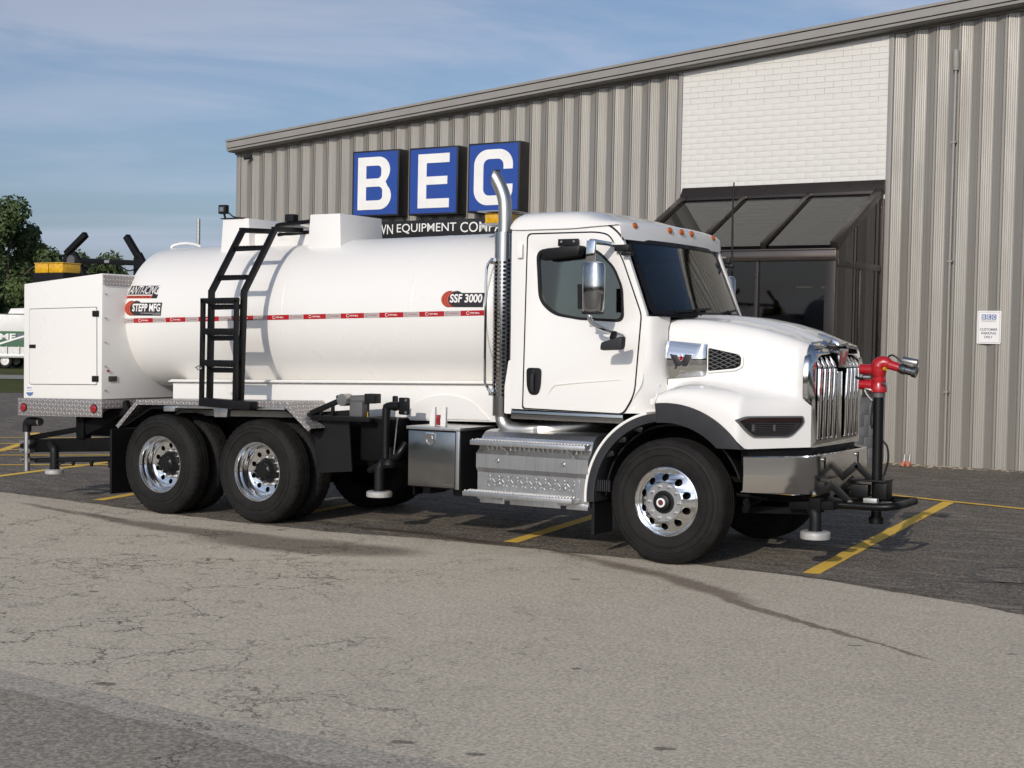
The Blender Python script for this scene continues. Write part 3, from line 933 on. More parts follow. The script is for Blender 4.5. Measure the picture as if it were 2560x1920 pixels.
RIMR = mesh_join('rim', [(MB().lathe([(.05, .29), (.036, .288), (.024, .298), (.028, .309), (.016, .307), (.016, .299), (.034, .288), (.052, .283), (.072, .281), (.085, .268), (.10, .262), (.14, .260), (.158, .256), (.172, .246), (.180, .232)], (0, 0, 0), 'y', 72), 'rim_alloy'),
                         (ring_holes(.158, .2325, .196, .027, 10, lambda r: lerp(.196, .180, (r - .158) / .075)), 'rim_alloy'),
                         (MB().lathe([(.196, .160), (.196, .10), (.21, .098)], (0, 0, 0), 'y', 64), 'rim_alloy')])
BACK = MB().cyl((0, .10, 0), (0, .14, 0), .262, n=40).mesh('brake_drum', 'black_frame')
BACKR = MB().cyl((0, .225, 0), (0, .262, 0), .258, n=40).mesh('brake_drum', 'black_frame')
HUBF = mesh_join('hub', [(MB().lathe([(-.016, .101), (-.022, .099), (-.024, .080), (-.030, .074), (-.055, .070), (-.060, .062), (-.062, .0)], (0, 0, 0), 'y', 40), 'hub_black'),
                         (MB().lathe([(-.062, .040), (-.078, .040), (-.080, .036), (-.080, .026), (-.074, .024)], (0, 0, 0), 'y', 32), 'sticker_white'),
                         (MB().lathe([(-.064, .024), (-.077, .022), (-.079, .0)], (0, 0, 0), 'y', 24), 'hub_eye')])
hb = MB().lathe([(.196, .128), (.16, .126), (.15, .115), (.11, .105), (.10, .098), (.092, .075), (.086, .070), (.084, .0)], (0, 0, 0), 'y', 40)
for k in range(8):
    a = 2 * PI * k / 8
    hb.cyl((.085 * math.cos(a), .112, .085 * math.sin(a)), (.085 * math.cos(a), .082, .085 * math.sin(a)), .014, n=8)
HUBR = hb.mesh('hub', 'hub_black')
NUT = MB().cyl((0, 0, 0), (0, -.022, 0), .0165, .0145, 6).cyl((0, -.022, 0), (0, -.036, 0), .010, .009, 8).mesh('lug_nut', 'steel')
def wheel(x, y, z, front, flip=False, inner=True):
    w = link('wheel', TF if front else TR, T)
    w.location = (x, y, z)
    if flip: w.rotation_euler = (0, 0, PI)
    if inner:
        w['axle'] = 1
        link('rim', RIMF if front else RIMR, w)
        link('hub', HUBF if front else HUBR, w)
        link('brake_drum', BACK if front else BACKR, w)
        for k in range(10):
            a = 2 * PI * (k + .0) / 10
            r_, yy = (.1425, -.016) if front else (.143, .196)
            n = link('lug_nut', NUT, w)
            n.location = (r_ * math.cos(a), yy, r_ * math.sin(a))
    return w
AX = (-4.66, -6.04)
wheel(0, 0, .55, True)
wheel(0, 2.44, .55, True, True)
for x in AX:
    wheel(x, 0, .541, False)
    wheel(x, .345, .541, False, inner=False)
    wheel(x, 1.82, .541, False, inner=False)
    wheel(x, 2.44, .541, False, True)
# ---- frame, axles, running gear
RB().box(-8.2, -1.0, .80, .88, .80, 1.08).box(-8.2, -1.0, 1.56, 1.64, .80, 1.08).build('frame_rail', 'black_frame', T, bevel=.01)
MB().box(-1.0, 1.12, .80, .88, .70, 1.0).box(-1.0, 1.12, 1.56, 1.64, .70, 1.0).build('frame_rail', 'black_frame', T, bevel=.01)
for x in AX: MB().cyl((x, .3, .54), (x, 2.14, .54), .075).lathe([(-.2, .06), (-.16, .14), (0, .2), (.16, .14), (.2, .06)], (x, YC, .54), 'y', 24).build('axle', 'black_frame', T)
MB().bar((0, .3, .50), (0, 2.14, .50), .11, .10).build('axle', 'black_frame', T)
mb = MB()
for y in (.62, 1.82):
    mb.bar((-6.5, y, .62), (-4.2, y, .62), .09, .09).bar((-5.35, y, .62), (-5.35, y, .95), .2, .1)
    for s in (-.75, .75): mb.cyl((-5.35 + s, y, .64), (-5.35 + s, y, .95), .11)
mb.bar((-.62, .74, .72), (.68, .74, .72), .09, .05).bar((-.62, 1.7, .72), (.68, 1.7, .72), .09, .05)
mb.build('suspension', 'black_frame', T)
MB().cyl((-4.4, YC, .60), (-1.2, YC, .72), .06).build('drive_shaft', 'black_frame', T)
MB().box(-1.0, .85, .95, 1.55, .52, 1.3).build('engine_block', 'black_frame', T, bevel=.04)
MB().box(-3.4, -2.4, 1.75, 2.40, .55, 1.05).box(-2.0, -.7, 1.75, 2.42, .45, 1.0).build('far_side_tank', 'stainless_dark', T, bevel=.05)
MB().box(-4.05, -2.85, .62, .80, .62, 1.12).build('valve_panel', 'black_frame', T, bevel=.01)
# mud flap between axles and steps
MB().bar((-4.07, .24, .86), (-3.62, .24, .90), .02, .62).build('splash_flap', 'black_plastic', T)
for k in range(4): MB().cyl((-4.02 + k * .125, .232, 1.095 + .01 * k), (-4.02 + k * .125, .222, 1.095 + .01 * k), .011, n=10).build('flap_bolt', 'steel', T)
RB().box(-6.83, -6.80, .05, .66, .215, .93).build('mud_flap', 'black_plastic', T)
# ---- tank
RY, RZ = .78, .82
def tz(x): return 2.175 + .013 * (x + 4.6)
def tsurf(x, ph, k=0.0, sy=1, sz=1):
    return Vector((x, YC - (RY + k) * sy * math.cos(ph), tz(x) + (RZ + k) * sz * math.sin(ph)))
XT0, XT1 = -6.99, -2.16
rows = []
n = 96
st = [(XT0 - .14, .0), (XT0 - .135, .45), (XT0 - .125, .70), (XT0 - .11, .84), (XT0 - .09, .92), (XT0 - .06, .965), (XT0 - .025, .99), (XT0, 1)]
st += [(XT0 + (XT1 - XT0) * k / 24, 1) for k in range(1, 24)] + [(XT1, 1), (XT1 + .006, .992), (XT1 + .008, .975), (XT1 + .05, .955), (XT1 + .10, .90), (XT1 + .15, .80), (XT1 + .20, .62), (XT1 + .235, .40), (XT1 + .25, .0)]
for x, s in st: rows.append([tsurf(x, 2 * PI * k / n, 0, max(s, .001), max(s, .001)) for k in range(n)])
TANK = MB().grid(rows, True).build('tank', 'tank_white', T, ang=30)
mb = MB()
for xs in (-4.72, -3.05):
    for k in range(n): pass
    mb.grid([[tsurf(xs + q, 2 * PI * k / n, h) for k in range(n)] for q, h in ((-.008, .0002), (-.004, .0022), (.004, .0022), (.008, .0002))], True)
mb.build('weld_seam', 'tank_white', TANK)
# hoppers / vent boxes on top of the tank
def vbox(x0, x1, zt, y0=.86, y1=1.60, rx=.36):
    mb = MB()
    mb.hexa([(x0 - .03, y0 - .015, tz(x0) + .60), (x1 + .03, y0 - .015, tz(x1) + .60), (x1 + .03, y1, tz(x1) + .60), (x0 - .03, y1, tz(x0) + .60), (x0, y0, zt), (x1, y0, zt), (x1, y1, zt), (x0, y1, zt)])
    return mb
vbox(-5.93, -5.55, 3.245).build('vent_box', 'tank_white', TANK, bevel=.008)
vbox(-4.68, -4.275, 3.258).build('vent_box', 'tank_white', TANK, bevel=.008)
MB().box(-5.6, -4.6, .95, 1.55, 2.9, 3.08).build('hatch_base', 'tank_white', TANK, bevel=.02)
MB().cyl((-5.1, YC, 3.0), (-5.1, YC, 3.14), .28, n=32).cyl((-5.1, YC, 3.14), (-5.1, YC, 3.165), .30, n=32).build('hatch', 'tank_white', TANK)
MB().tube([(-5.16, .88, 3.10), (-5.16, .88, 3.155), (-5.0, .88, 3.17), (-4.7, .88, 3.185)], .022, smooth=3).tube([(-5.2, .95, 3.06), (-4.7, .95, 3.08)], .02).build('overflow_pipe', 'black_paint', TANK)
MB().box(-5.02, -4.90, .84, .93, 3.19, 3.27).box(-4.73, -4.70, .9, 1.4, 3.17, 3.22).build('valve_actuator', 'black_plastic', TANK, bevel=.008)
MB().tube([(-6.98, 1.15, 2.93), (-6.98, 1.15, 2.985), (-6.86, 1.25, 3.02), (-6.74, 1.35, 2.99), (-6.74, 1.35, 2.93)], .018, smooth=4).build('lifting_eye', 'tank_white', TANK)
wl = MB().box(-5.95, -5.84, .80, .86, 3.30, 3.40).build('work_light', 'black_plastic', TANK, bevel=.01)
MB().box(-5.925, -5.865, .793, .80, 3.325, 3.375).build('lens', 'steel', wl)
MB().tube([(-5.895, .84, 3.30), (-5.895, .86, 3.25)], .012).tube([(-5.85, .84, 3.33), (-5.78, .86, 3.27), (-5.70, .9, 3.255)], .008, smooth=4).box(-5.95, -5.62, .84, .90, 3.246, 3.256).build('light_bracket', 'black_plastic', wl)
# reflective stripe, segment by segment
def onT(mb_f=.003):
    return lambda x, z: tsurf(x, math.asin(max(-1, min(1, (z - tz(x)) / RZ))), mb_f)
def sz(x): return 2.0935 + (x + 7.03) * .0215
def patch(mb, x0, x1, zf0, zf1, k=.003, nx=4, nz=2):
    f = onT(k)
    mb.grid([[f(x0 + (x1 - x0) * i / nx, zf0(x0 + (x1 - x0) * i / nx) + (zf1(x0 + (x1 - x0) * i / nx) - zf0(x0 + (x1 - x0) * i / nx)) * j / nz) for i in range(nx + 1)] for j in range(nz + 1)])
x = -7.025
edges = [(-7.025, -6.878, 0)]
x = -6.876
while x < -2.2:
    edges.append((x, min(x + .298, -2.155), 1))
    x += .3
    if x < -2.3: edges.append((x, x + .188, 0))
    x += .1925
for a, b, red in edges:
    mb = MB()
    patch(mb, a, b, lambda q: sz(q) - .0255, lambda q: sz(q) + .0255)
    o = mb.build('stripe_segment', 'stripe_red' if red else 'stripe_silver', TANK)
    c = (a + b) / 2
    mb = MB()
    if not (a == -7.025 and 0):
        f = onT(.0042)
        put_text(mb, 'STEPP MFG', c - .035, c + .075, sz(c) - .008, sz(c) + .008, f, .01)
        nn = 14
        rr = [[f(c - .058 + q * math.cos(t), sz(c) + q * math.sin(t)) for t in (R(40 + 300 * k / nn) for k in range(nn + 1))] for q in (.013, .0175)]
        mb.grid(rr)
    mb.build('stripe_print', 'sticker_white' if red else 'stripe_print', o)
# decals
def flatpoly(mb, loops, f):
    tri = tessellate_polygon([[Vector((u, v, 0)) for u, v in lp] for lp in loops])
    flat_ = [p for lp in loops for p in lp]
    mb.add([f(u, v) for u, v in flat_], [tuple(t) for t in tri])
    return mb
def gridpoly(mb, f, fx, u0, u1, v0, v1, nx=10, nz=5):
    """curved quad patch; fx maps unit square to (x, z)"""
    mb.grid([[f(*fx(u0 + (u1 - u0) * i / nx, v0 + (v1 - v0) * j / nz)) for i in range(nx + 1)] for j in range(nz + 1)])
def decal_logo(name, x0, x1, zc, hh, text, tx0):
    D = link(name, None, TANK)
    # black plate with rounded left, three orange crescents, white heavy lettering
    f2, f3, f4, f5 = onT(.0030), onT(.0040), onT(.0050), onT(.0060)
    r = hh
    cx = x0 + r
    mb = MB()
    nn = 28
    disc = lambda ff, ox, q, m_: m_.grid([[ff(ox + (rr * q) * math.cos(t) * 1.15, zc + .0 + (rr * q) * math.sin(t)) for t in (2 * PI * k / nn for k in range(nn + 1))] for rr in (0.001, .35, .7, 1)])
    disc(f2, cx + .02, r, mb); disc(f2, cx + .10, r, mb)
    gridpoly(mb, onT(.0032), lambda u, v: (lerp(cx, x1 - .008 * (1 - v), u), lerp(zc - r, zc + r * .74, v)), 0, 1, 0, 1)
    mb.build('plate', 'sticker_black', D)
    mb = MB()
    for i in range(3):
        q, ox = r * (.93 - .0 * i), cx + .012 + i * .030
        t0, t1 = (80, 280)
        mb.grid([[f4(ox + s * math.cos(R(t)) * 1.12 + sh, zc + s * math.sin(R(t))) for t in range(t0, t1 + 1, 10)] for s, sh in ((q, 0), (q, .022))])
    mb.build('crescent', 'sticker_red', D)
    mb = MB()
    put_text(mb, text, tx0, x1 - .02, zc - r * .45, zc + r * .60, f5, .028, 0)
    mb.build('lettering', 'sticker_white', D)
    return D
d = decal_logo('maker_decal', -7.03, -6.447, 2.238, .084, 'STEPP MFG', -6.90)
mb = MB()
put_text(mb, 'THE PROFESSIONALS CHOICE', -6.77, -6.46, 2.176, 2.186, onT(.006)); put_text(mb, 'steppmfg.com', -6.58, -6.465, 2.163, 2.172, onT(.006))
mb.build('small_print', 'sticker_white', d)
decal_logo('model_decal', -2.688, -2.178, 2.332, .080, 'SSF 3000', -2.575)
D = link('slogan_decal', None, TANK)
mb = MB()
f = onT(.003)
lean = .045
gridpoly(mb, f, lambda u, v: (lerp(-7.022, -6.585, u) + (v) * lean, lerp(2.348, 2.492, v)), 0, 1.05, .30, 1)
gridpoly(mb, f, lambda u, v: (lerp(-7.022, -6.545, u) + (v) * lean, lerp(2.348, 2.492, v)), .82, 1, 0, .30, 4, 3)
mb.build('plate', 'sticker_black', D)
mb = MB()
gridpoly(mb, f, lambda u, v: (lerp(-7.022, -6.545, u) + (v) * lean, lerp(2.348, 2.492, v)), 0, .82, 0, .22, 6, 2)
mb.build('bar', 'sticker_red', D)
mb = MB()
put_text(mb, 'ANTI-ICING', 0, 1, 0, 1, lambda u, v: onT(.0055)(lerp(-7.005, -6.565, u) + lerp(.008, .040, v), lerp(2.398, 2.488, v)), .004, 0)
mb.build('lettering', 'sticker_white', D)
mb = MB()
put_text(mb, 'APPLICATION SYSTEM', 0, 1, 0, 1, lambda u, v: onT(.0055)(lerp(-7.0, -6.66, u) + v * .008, lerp(2.353, 2.372, v)), .01, .1)
mb.build('small_print', 'sticker_black', D)
# subframe skirt under the tank
RB().box(-6.42, -1.95, .60, 1.84, 1.08, 1.455).build('skirt_panel', 'body_white', T, bevel=.006)
RB().box(-6.44, -1.94, .545, 1.9, 1.455, 1.470).box(-6.43, -1.945, .57, 1.87, 1.47, 1.482).build('skirt_lip', 'body_white', T, bevel=.004)
mb = MB()
for k in range(30):
    x0, x1 = -6.4 + k * .148, -6.4 + (k + 1) * .148 - .004
    q = lambda x, s: rk((x, s, 1.48))
    a0_, a1_ = tz(x0) - .72, tz(x1) - .72
    mb.add([rk((x0, .60, 1.483)), rk((x1, .60, 1.483)), (x1, .86, a1_), (x0, .86, a0_)], [(0, 1, 2, 3)])
mb.build('saddle_plate', 'body_white', T)
mb = MB()
P = [(-3.28 + .12, 1.10)] + [(-2.72 + .44 * math.cos(R(t)), 1.12 + .22 * math.sin(R(t))) for t in range(150, 20, -10)] + [(-2.18, 1.10)]
mb.plate([P], lambda u, v, w: rk((u, .585 + w, v)), .014)
mb.build('skirt_boss', 'body_white', T)
# ---- rear equipment box
BX = RB()
yb0, yb1 = .10, 2.34
bb = [(-8.30, 1.262), (-7.02, 1.262), (-7.02, 2.672), (-8.30, 2.590)]
BX.plate([bb], lambda u, v, w: (u, yb0 + w, v), yb1 - yb0)
EB = BX.build('equipment_box', 'body_white', T, bevel=.012)
dp = [(-8.19, 1.43), (-7.095, 1.43), (-7.105, 2.292), (-8.20, 2.292)]
DOOR = RB().plate([rpoly(dp, .02)], lambda u, v, w: (u, yb0 - .006 + w, v), .012).build('door', 'body_white', EB, bevel=.003)
MB(rk).plate([rpoly([(-8.198, 1.422), (-7.087, 1.422), (-7.097, 2.30), (-8.208, 2.30)], .02), rpoly(dp, .02)], lambda u, v, w: (u, yb0 - .0015 + w, v), .003).build('door_gap', 'grey_trim', EB)
for z in (1.49, 2.22): RB().box(-7.155, -7.065, yb0 - .022, yb0 - .002, z - .03, z + .035).build('hinge', 'black_plastic', EB, bevel=.004)
RB().box(-8.19, -8.09, yb0 - .020, yb0 - .002, 1.845, 1.885).build('latch', 'black_plastic', EB, bevel=.004)
MB().cyl(rk((-8.19, yb0 - .002, 1.355)), rk((-8.19, yb0 + .01, 1.355)), .068, n=32).build('round_sticker', 'sticker_white', EB)
mb = MB()
flatpoly(mb, [[(-8.19 + .066 * math.cos(R(t)), 1.355 + .066 * math.sin(R(t))) for t in range(200, 341, 10)]], lambda u, v: rk((u, yb0 - .0035, v)))
put_text(mb, 'BEC', -8.235, -8.145, 1.375, 1.395, lambda u, v: rk((u, yb0 - .0035, v)), .02)
put_text(mb, 'SALES SERVICE', -8.24, -8.14, 1.350, 1.362, lambda u, v: rk((u, yb0 - .0035, v)))
mb.build('sticker_print', 'badge_blue', EB)
for k in range(5): MB().cyl(rk((-7.018, yb0 + .05, 1.36 + k * .27)), rk((-7.010, yb0 + .05, 1.36 + k * .27)), .010, n=10).build('rivet', 'steel', EB)
RB().box(-7.018, -7.009, yb0 + .10, yb0 + .22, 1.46, 1.52).build('data_plate', 'bronze_flash', EB)
MB().cyl(rk((-7.018, .19, 1.58)), rk((-7.006, .19, 1.58)), .016, n=14).build('marker_button', 'lamp_red', EB)
RB().box(-7.016, -7.006, yb0 + .012, yb1 - .012, 2.545, 2.655).build('tread_strip', 'diamond_front', EB)
# diamond plate skirt with tail lamps
SK = RB().box(-8.38, -7.0, .085, .10, 1.062, 1.262).box(-8.38, -8.365, .10, 2.34, 1.062, 1.262).build('tread_skirt', 'diamond_side', T, bevel=.002)
RB().box(-7.015, -7.0, .10, 1.4, 1.155, 1.262).build('tread_skirt', 'diamond_front', T, bevel=.002)
RB().box(-8.38, -7.0, .086, 2.34, 1.256, 1.264).build('box_floor', 'diamond_top', T)
for x in (-8.275, -7.12):
    l = MB(rk).lathe([(.0, .052), (-.010, .052), (-.012, .046)], (x, .085, 1.157), 'y', 28).build('tail_lamp', 'black_plastic', T)
    MB(rk).lathe([(-.008, .047), (-.016, .043), (-.022, .025), (-.024, .0)], (x, .085, 1.157), 'y', 28).build('lens', 'lamp_red', l)
# beacon box
MB().box(-8.62, -8.10, .50, .80, 2.52, 2.655).build('beacon_base', 'black_plastic', EB, bevel=.004)
for x0, x1 in ((-8.60, -8.37), (-8.355, -8.12)):
    MB().box(x0, x1, .51, .79, 2.656, 2.765).build('beacon_lamp', 'beacon_amber', EB, bevel=.012)
MB().box(-8.605, -8.115, .505, .795, 2.766, 2.778).build('beacon_top', 'beacon_amber', EB, bevel=.004)
# folding spray booms above the box
for pts in ([(-8.93, 1.5, 2.55), (-8.99, 1.5, 2.74), (-9.13, 1.5, 2.80), (-9.16, 1.5, 2.95), (-8.81, 1.5, 3.19)],):
    b = MB()
    for p, q in zip(pts[2:], pts[3:]): b.bar(p, q, .07, .075)
    b.bar(pts[0], pts[1], .14, .2)
    b.plate([[(-9.16, 2.93), (-9.10, 2.72), (-8.88, 2.50), (-8.72, 2.50), (-8.90, 2.86), (-9.0, 2.98)]], lambda u, v, w: (u, 1.48 + w, v), .05)
    b.build('boom_arm', 'black_paint', EB, bevel=.008)
MB().cyl((-9.03, 1.45, 2.86), (-9.03, 1.56, 2.86), .07, n=20).build('boom_pivot', 'grey_trim', EB)
MB().bar((-8.90, 1.52, 2.862), (-7.86, 1.52, 2.815), .07, .065).build('boom_bar', 'black_paint', EB, bevel=.006)
MB().box(-8.45, -8.37, 1.47, 1.485, 2.825, 2.86).build('boom_clip', 'galvanised', EB)
MB().tube([(-8.85, 1.47, 2.83), (-8.7, 1.46, 2.77), (-8.55, 1.47, 2.82)], .008, smooth=4).tube([(-8.2, 1.47, 2.80), (-8.0, 1.45, 2.72), (-7.85, 1.47, 2.77)], .008, smooth=4).build('boom_hose', 'black_plastic', EB)
b = MB().bar((-8.10, 1.5, 3.15), (-7.88, 1.5, 2.88), .07, .075)
b.plate([[(-7.95, 2.88), (-7.86, 2.95), (-7.74, 2.78), (-7.78, 2.55), (-7.95, 2.55)]], lambda u, v, w: (u, 1.47 + w, v), .06)
b.build('boom_arm', 'black_paint', EB, bevel=.008)
# rear hitch frame and spray bar
RB().box(-7.62, -7.50, .28, .40, .80, 1.06).build('hanger', 'black_frame', T, bevel=.006)
MB().bar((-8.45, .33, .70), (-7.5, .33, .86), .05, .06).bar((-7.52, .34, .84), (-6.95, .45, 1.13), .08, .14).bar((-7.25, .5, .80), (-6.8, .6, .95), .06, .10).build('drag_link', 'black_frame', T, bevel=.004)
MB().hexa([(-8.62, .32, .52), (-6.9, .32, .62), (-6.9, .42, .62), (-8.62, .42, .52), (-8.62, .32, .67), (-6.9, .32, .78), (-6.9, .42, .78), (-8.62, .42, .67)]).build('spray_beam', 'black_frame', T, bevel=.008)
MB().cyl((-8.35, .33, .44), (-7.0, .33, .53), .030).build('spray_bar', 'black_plastic', T)
for x in (-7.72, -7.42, -7.12): MB().cyl((x, .33, .42), (x, .33, .50), .018, .030, n=12).build('spray_nozzle', 'black_plastic', T)
MB().cyl((-8.40, .24, .32), (-8.40, .24, .80), .036).build('drop_pipe', 'steel', T)
MB().tube([(-8.40, .24, .78), (-8.40, .24, .86), (-8.36, .24, .90), (-8.20, .24, .905)], [.05, .052, .055, .05], smooth=4).build('pipe_elbow', 'black_plastic', T)
MB().cyl((-8.23, .24, .905), (-8.17, .24, .905), .045).build('pipe_cap', 'steel', T)
for z in (.47, .58, .68):
    MB().cyl((-8.46, .20, z - .02), (-8.46, .27, z - .02), .028, n=14).box(-8.47, -8.32, .215, .245, z - .035, z - .005).cyl((-8.33, .20, z - .02), (-8.33, .27, z - .02), .028, n=14).build('pipe_clamp', 'steel', T)
def disc_nozzle(x, y, z, top, elbow, r=.105, up=.042):
    MB().lathe([(0, .001), (0, r), (.012, r + .004), (up, r + .004), (up + .012, r - .01), (up + .014, .001)], (x, y, z), 'z', 40).build('spinner_disc', 'disc_metal', T)
    b = MB().tube([(x, y, z + up), (x, y, top - .05), (x + elbow[0] * .25, y + elbow[1] * .25, top), (x + elbow[0], y + elbow[1], top + elbow[2])], [.052, .050, .055, .05], smooth=5)
    b.cyl((x, y, z + up), (x, y, z + up + .025), .06)
    b.build('spinner_pipe', 'black_plastic', T)
disc_nozzle(-8.0, .3, .305, .60, (-.10, .04, .05))
MB().tube([(-7.97, .3, .40), (-7.8, .31, .46), (-7.72, .33, .48)], .010, smooth=3).build('hose', 'black_plastic', T)
# ---- tandem fender deck
dk = [(-6.685, .98), (-6.365, 1.268), (-4.27, 1.268), (-3.935, 1.005)]
y0, y1 = 0.0, .62
mb = RB()
mb.plate([[(-6.365, 1.268), (-6.365, 1.262), (-4.27, 1.262), (-4.27, 1.268)]], lambda u, v, w: (u, y0 + w, v), y1)
mb.build('fender_deck', 'diamond_top', T)
for a, b in ((0, 1), (3, 2)):
    p, q = dk[a], dk[b]
    mb = RB()
    mb.add([(p[0], y0, p[1]), (p[0], y1, p[1]), (q[0], y1, q[1]), (q[0], y0, q[1])], [(0, 1, 2, 3)])
    mb.build('fender_end', 'diamond_top', T)
mb = RB()
rows = [[(p[0], y0 - .003, p[1] + .001), (p[0] + dx, y0 - .003, p[1] - dz)] for p, dx, dz in ((dk[0], .035, .030), (dk[1], .012, .052), (dk[2], -.012, .052), (dk[3], -.035, .030))]
mb.grid(rows)
mb.grid([[(a[0][0], a[0][1], a[0][2]), (a[0][0], .02, a[0][2])] for a in rows])
mb.build('fender_edge', 'diamond_side', T)
RB().box(-6.2, -4.3, .05, .58, 1.17, 1.20).bar((-6.65, .3, .96), (-6.2, .3, 1.18), .5, .02).bar((-3.97, .3, .98), (-4.3, .3, 1.18), .5, .02).build('fender_liner', 'black_frame', T)
RB().box(-5.95, -4.3, .02, .05, 1.185, 1.215).build('deck_support', 'aluminium', T, bevel=.003)
RB().box(-5.96, -5.80, -.01, .05, 1.15, 1.205).build('deck_bracket', 'aluminium', T, bevel=.004)
RB().hexa([(-5.24, .0, 1.10), (-5.07, .0, 1.10), (-5.07, .06, 1.10), (-5.24, .06, 1.10), (-5.26, .0, 1.205), (-5.05, .0, 1.205), (-5.05, .06, 1.205), (-5.26, .06, 1.205)]).build('deck_hanger', 'aluminium', T, bevel=.004)
# ---- ladder
LD = link('ladder', None, T)
for xb, xm in ((-5.335, -5.28), (-4.905, -4.83)):
    pts = [(xb, .03, 1.235), (xm - .012, .0, 2.40), (xm, .46, 3.075), (xm, .90, 3.095)]
    b = MB()
    b.bar(pts[0], (pts[1][0], pts[1][1], pts[1][2] + .02), .056, .055, (0, 1, 0))
    b.bar(pts[1], pts[2], .056, .055, (0, 1, 0))
    b.bar((pts[2][0], pts[2][1] - .03, pts[2][2]), pts[3], .056, .055)
    b.build('rail', 'black_paint', LD, bevel=.006)
def rung(xa, xb, y, z, slope=.008):
    b = MB()
    n_ = 9
    b.bar((xa, y, z), (xb, y, z + slope), .05, .022, (0, 1, 0))
    for k in range(n_):
        x = xa + (xb - xa) * (k + .5) / n_
        b.add([(x - .020, y - .030, z + .018), (x + .020, y - .030, z + .018), (x, y - .030, z + .034), (x - .020, y + .030, z + .018), (x + .020, y + .030, z + .018), (x, y + .030, z + .034)], [(0, 1, 2), (5, 4, 3), (0, 2, 5, 3), (2, 1, 4, 5)])
    b.build('rung', 'black_paint', LD)
for z, y in ((1.575, .015), (1.91, .01), (2.235, .005), (2.545, .10), (2.865, .33)): rung(-5.30, -4.86, y, z)
G = MB()
gx0, gx1, gy = -5.315, -4.885, -.075
G.bar((gx0 - .035, gy, 1.24), (gx0 - .025, gy, 2.315), .045, .04, (0, 1, 0)).bar((gx1 + .0, gy, 1.24), (gx1 + .01, gy, 2.315), .045, .04, (0, 1, 0))
G.bar((gx0 - .05, gy, 2.305), (gx1 + .035, gy, 2.312), .04, .05)
for z in (1.985, 1.655):
    G.bar((gx0 - .02, gy, z), (gx1 + .01, gy, z + .004), .05, .06)
G.bar((gx0 - .02, gy, 1.245), (gx1 + .25, gy, 1.225), .12, .09)
G.build('lower_frame', 'black_paint', LD, bevel=.005)
for z in (2.27, 1.945, 1.615):
    b = MB()
    for k in range(9):
        x = gx0 + .02 + (gx1 - gx0 - .04) * (k + .5) / 9
        b.add([(x - .020, gy - .02, z + .02), (x + .020, gy - .02, z + .02), (x, gy - .02, z), (x - .020, gy + .03, z + .02), (x + .020, gy + .03, z + .02), (x, gy + .03, z)], [(0, 2, 1), (5, 3, 4), (0, 3, 5, 2), (2, 5, 4, 1)])
    b.build('tread_teeth', 'black_paint', LD)
MB().tube([(-5.40, -.10, 1.60), (-5.36, -.12, 1.58), (-5.32, -.11, 1.60), (-5.37, -.10, 1.62), (-5.42, -.10, 1.60)], .006, smooth=4).build('latch_wire', 'steel', LD)
# ---- piping between deck and toolbox
MB().bar((-4.06, .15, 1.165), (-3.68, .15, 1.31), .05, .05).bar((-4.07, .15, .95), (-4.07, .15, 1.17), .05, .05).bar((-4.05, .15, 1.12), (-3.3, .15, 1.13), .05, .05).bar((-3.93, .15, 1.12), (-3.93, .15, 1.22), .03).bar((-3.78, .15, 1.12), (-3.78, .15, 1.27), .03).build('guard_rail', 'black_paint', T, bevel=.004)
MB().cyl((-3.63, .10, 1.315), (-3.63, .22, 1.315), .062, n=28).build('valve_cap', 'steel', T)
MB().cyl((-3.62, .2, 1.315), (-3.30, .24, 1.33), .045).box(-3.58, -3.42, .16, .28, 1.15, 1.30).build('valve_body', 'grey_trim', T, bevel=.01)
MB().box(-3.38, -3.26, .14, .26, 1.29, 1.385).build('valve_actuator', 'black_plastic', T, bevel=.006)
MB().cyl((-3.36, .18, 1.16), (-3.36, .18, 1.29), .014).cyl((-3.70, .12, 1.34), (-3.70, .14, 1.34), .02).build('valve_stem', 'black_plastic', T)
MB().cyl((-3.335, .14, 1.15), (-3.335, .14, 1.205), .005).build('pull_handle', 'beacon_amber', T)
MB().tube([(-3.15, .2, .75), (-3.15, .2, 1.20), (-3.12, .2, 1.265), (-2.98, .2, 1.275)], .042, 16, smooth=4).build('fill_pipe', 'black_paint', T)
MB().box(-2.985, -2.86, .17, .20, 1.19, 1.36).build('pipe_flange', 'black_paint', T, bevel=.02)
MB().box(-3.12, -3.06, .25, .28, 1.22, 1.37).build('pipe_flange', 'black_paint', T, bevel=.02)
for x, z in ((-2.89, 1.335), (-2.89, 1.215)): MB().cyl((x, .171, z), (x, .162, z), .012, n=10).build('flange_bolt', 'steel', T)
MB().bar((-2.98, .16, 1.16), (-3.02, .16, .80), .012, .012).build('cable', 'steel', T)
MB().box(-3.55, -3.15, .3, .8, .70, 1.14).build('pump_housing', 'black_frame', T, bevel=.03)
MB().lathe([(0, .09), (.03, .10), (.07, .085), (.1, .06), (.2, .055)], (-3.14, .25, .66), 'z', 24).tube([(-3.14, .25, .72), (-3.02, .24, .80), (-2.98, .3, .9)], .04, smooth=3).tube([(-3.14, .24, .72), (-3.26, .2, .66), (-3.36, .22, .62)], .035, smooth=3).build('pump_fitting', 'black_paint', T)
disc_nozzle(-3.225, .2, .365, .68, (.08, .05, .08), .125, .045)
MB().box(-2.78, -2.76, .15, .8, .42, 1.05).build('splash_plate', 'black_frame', T)
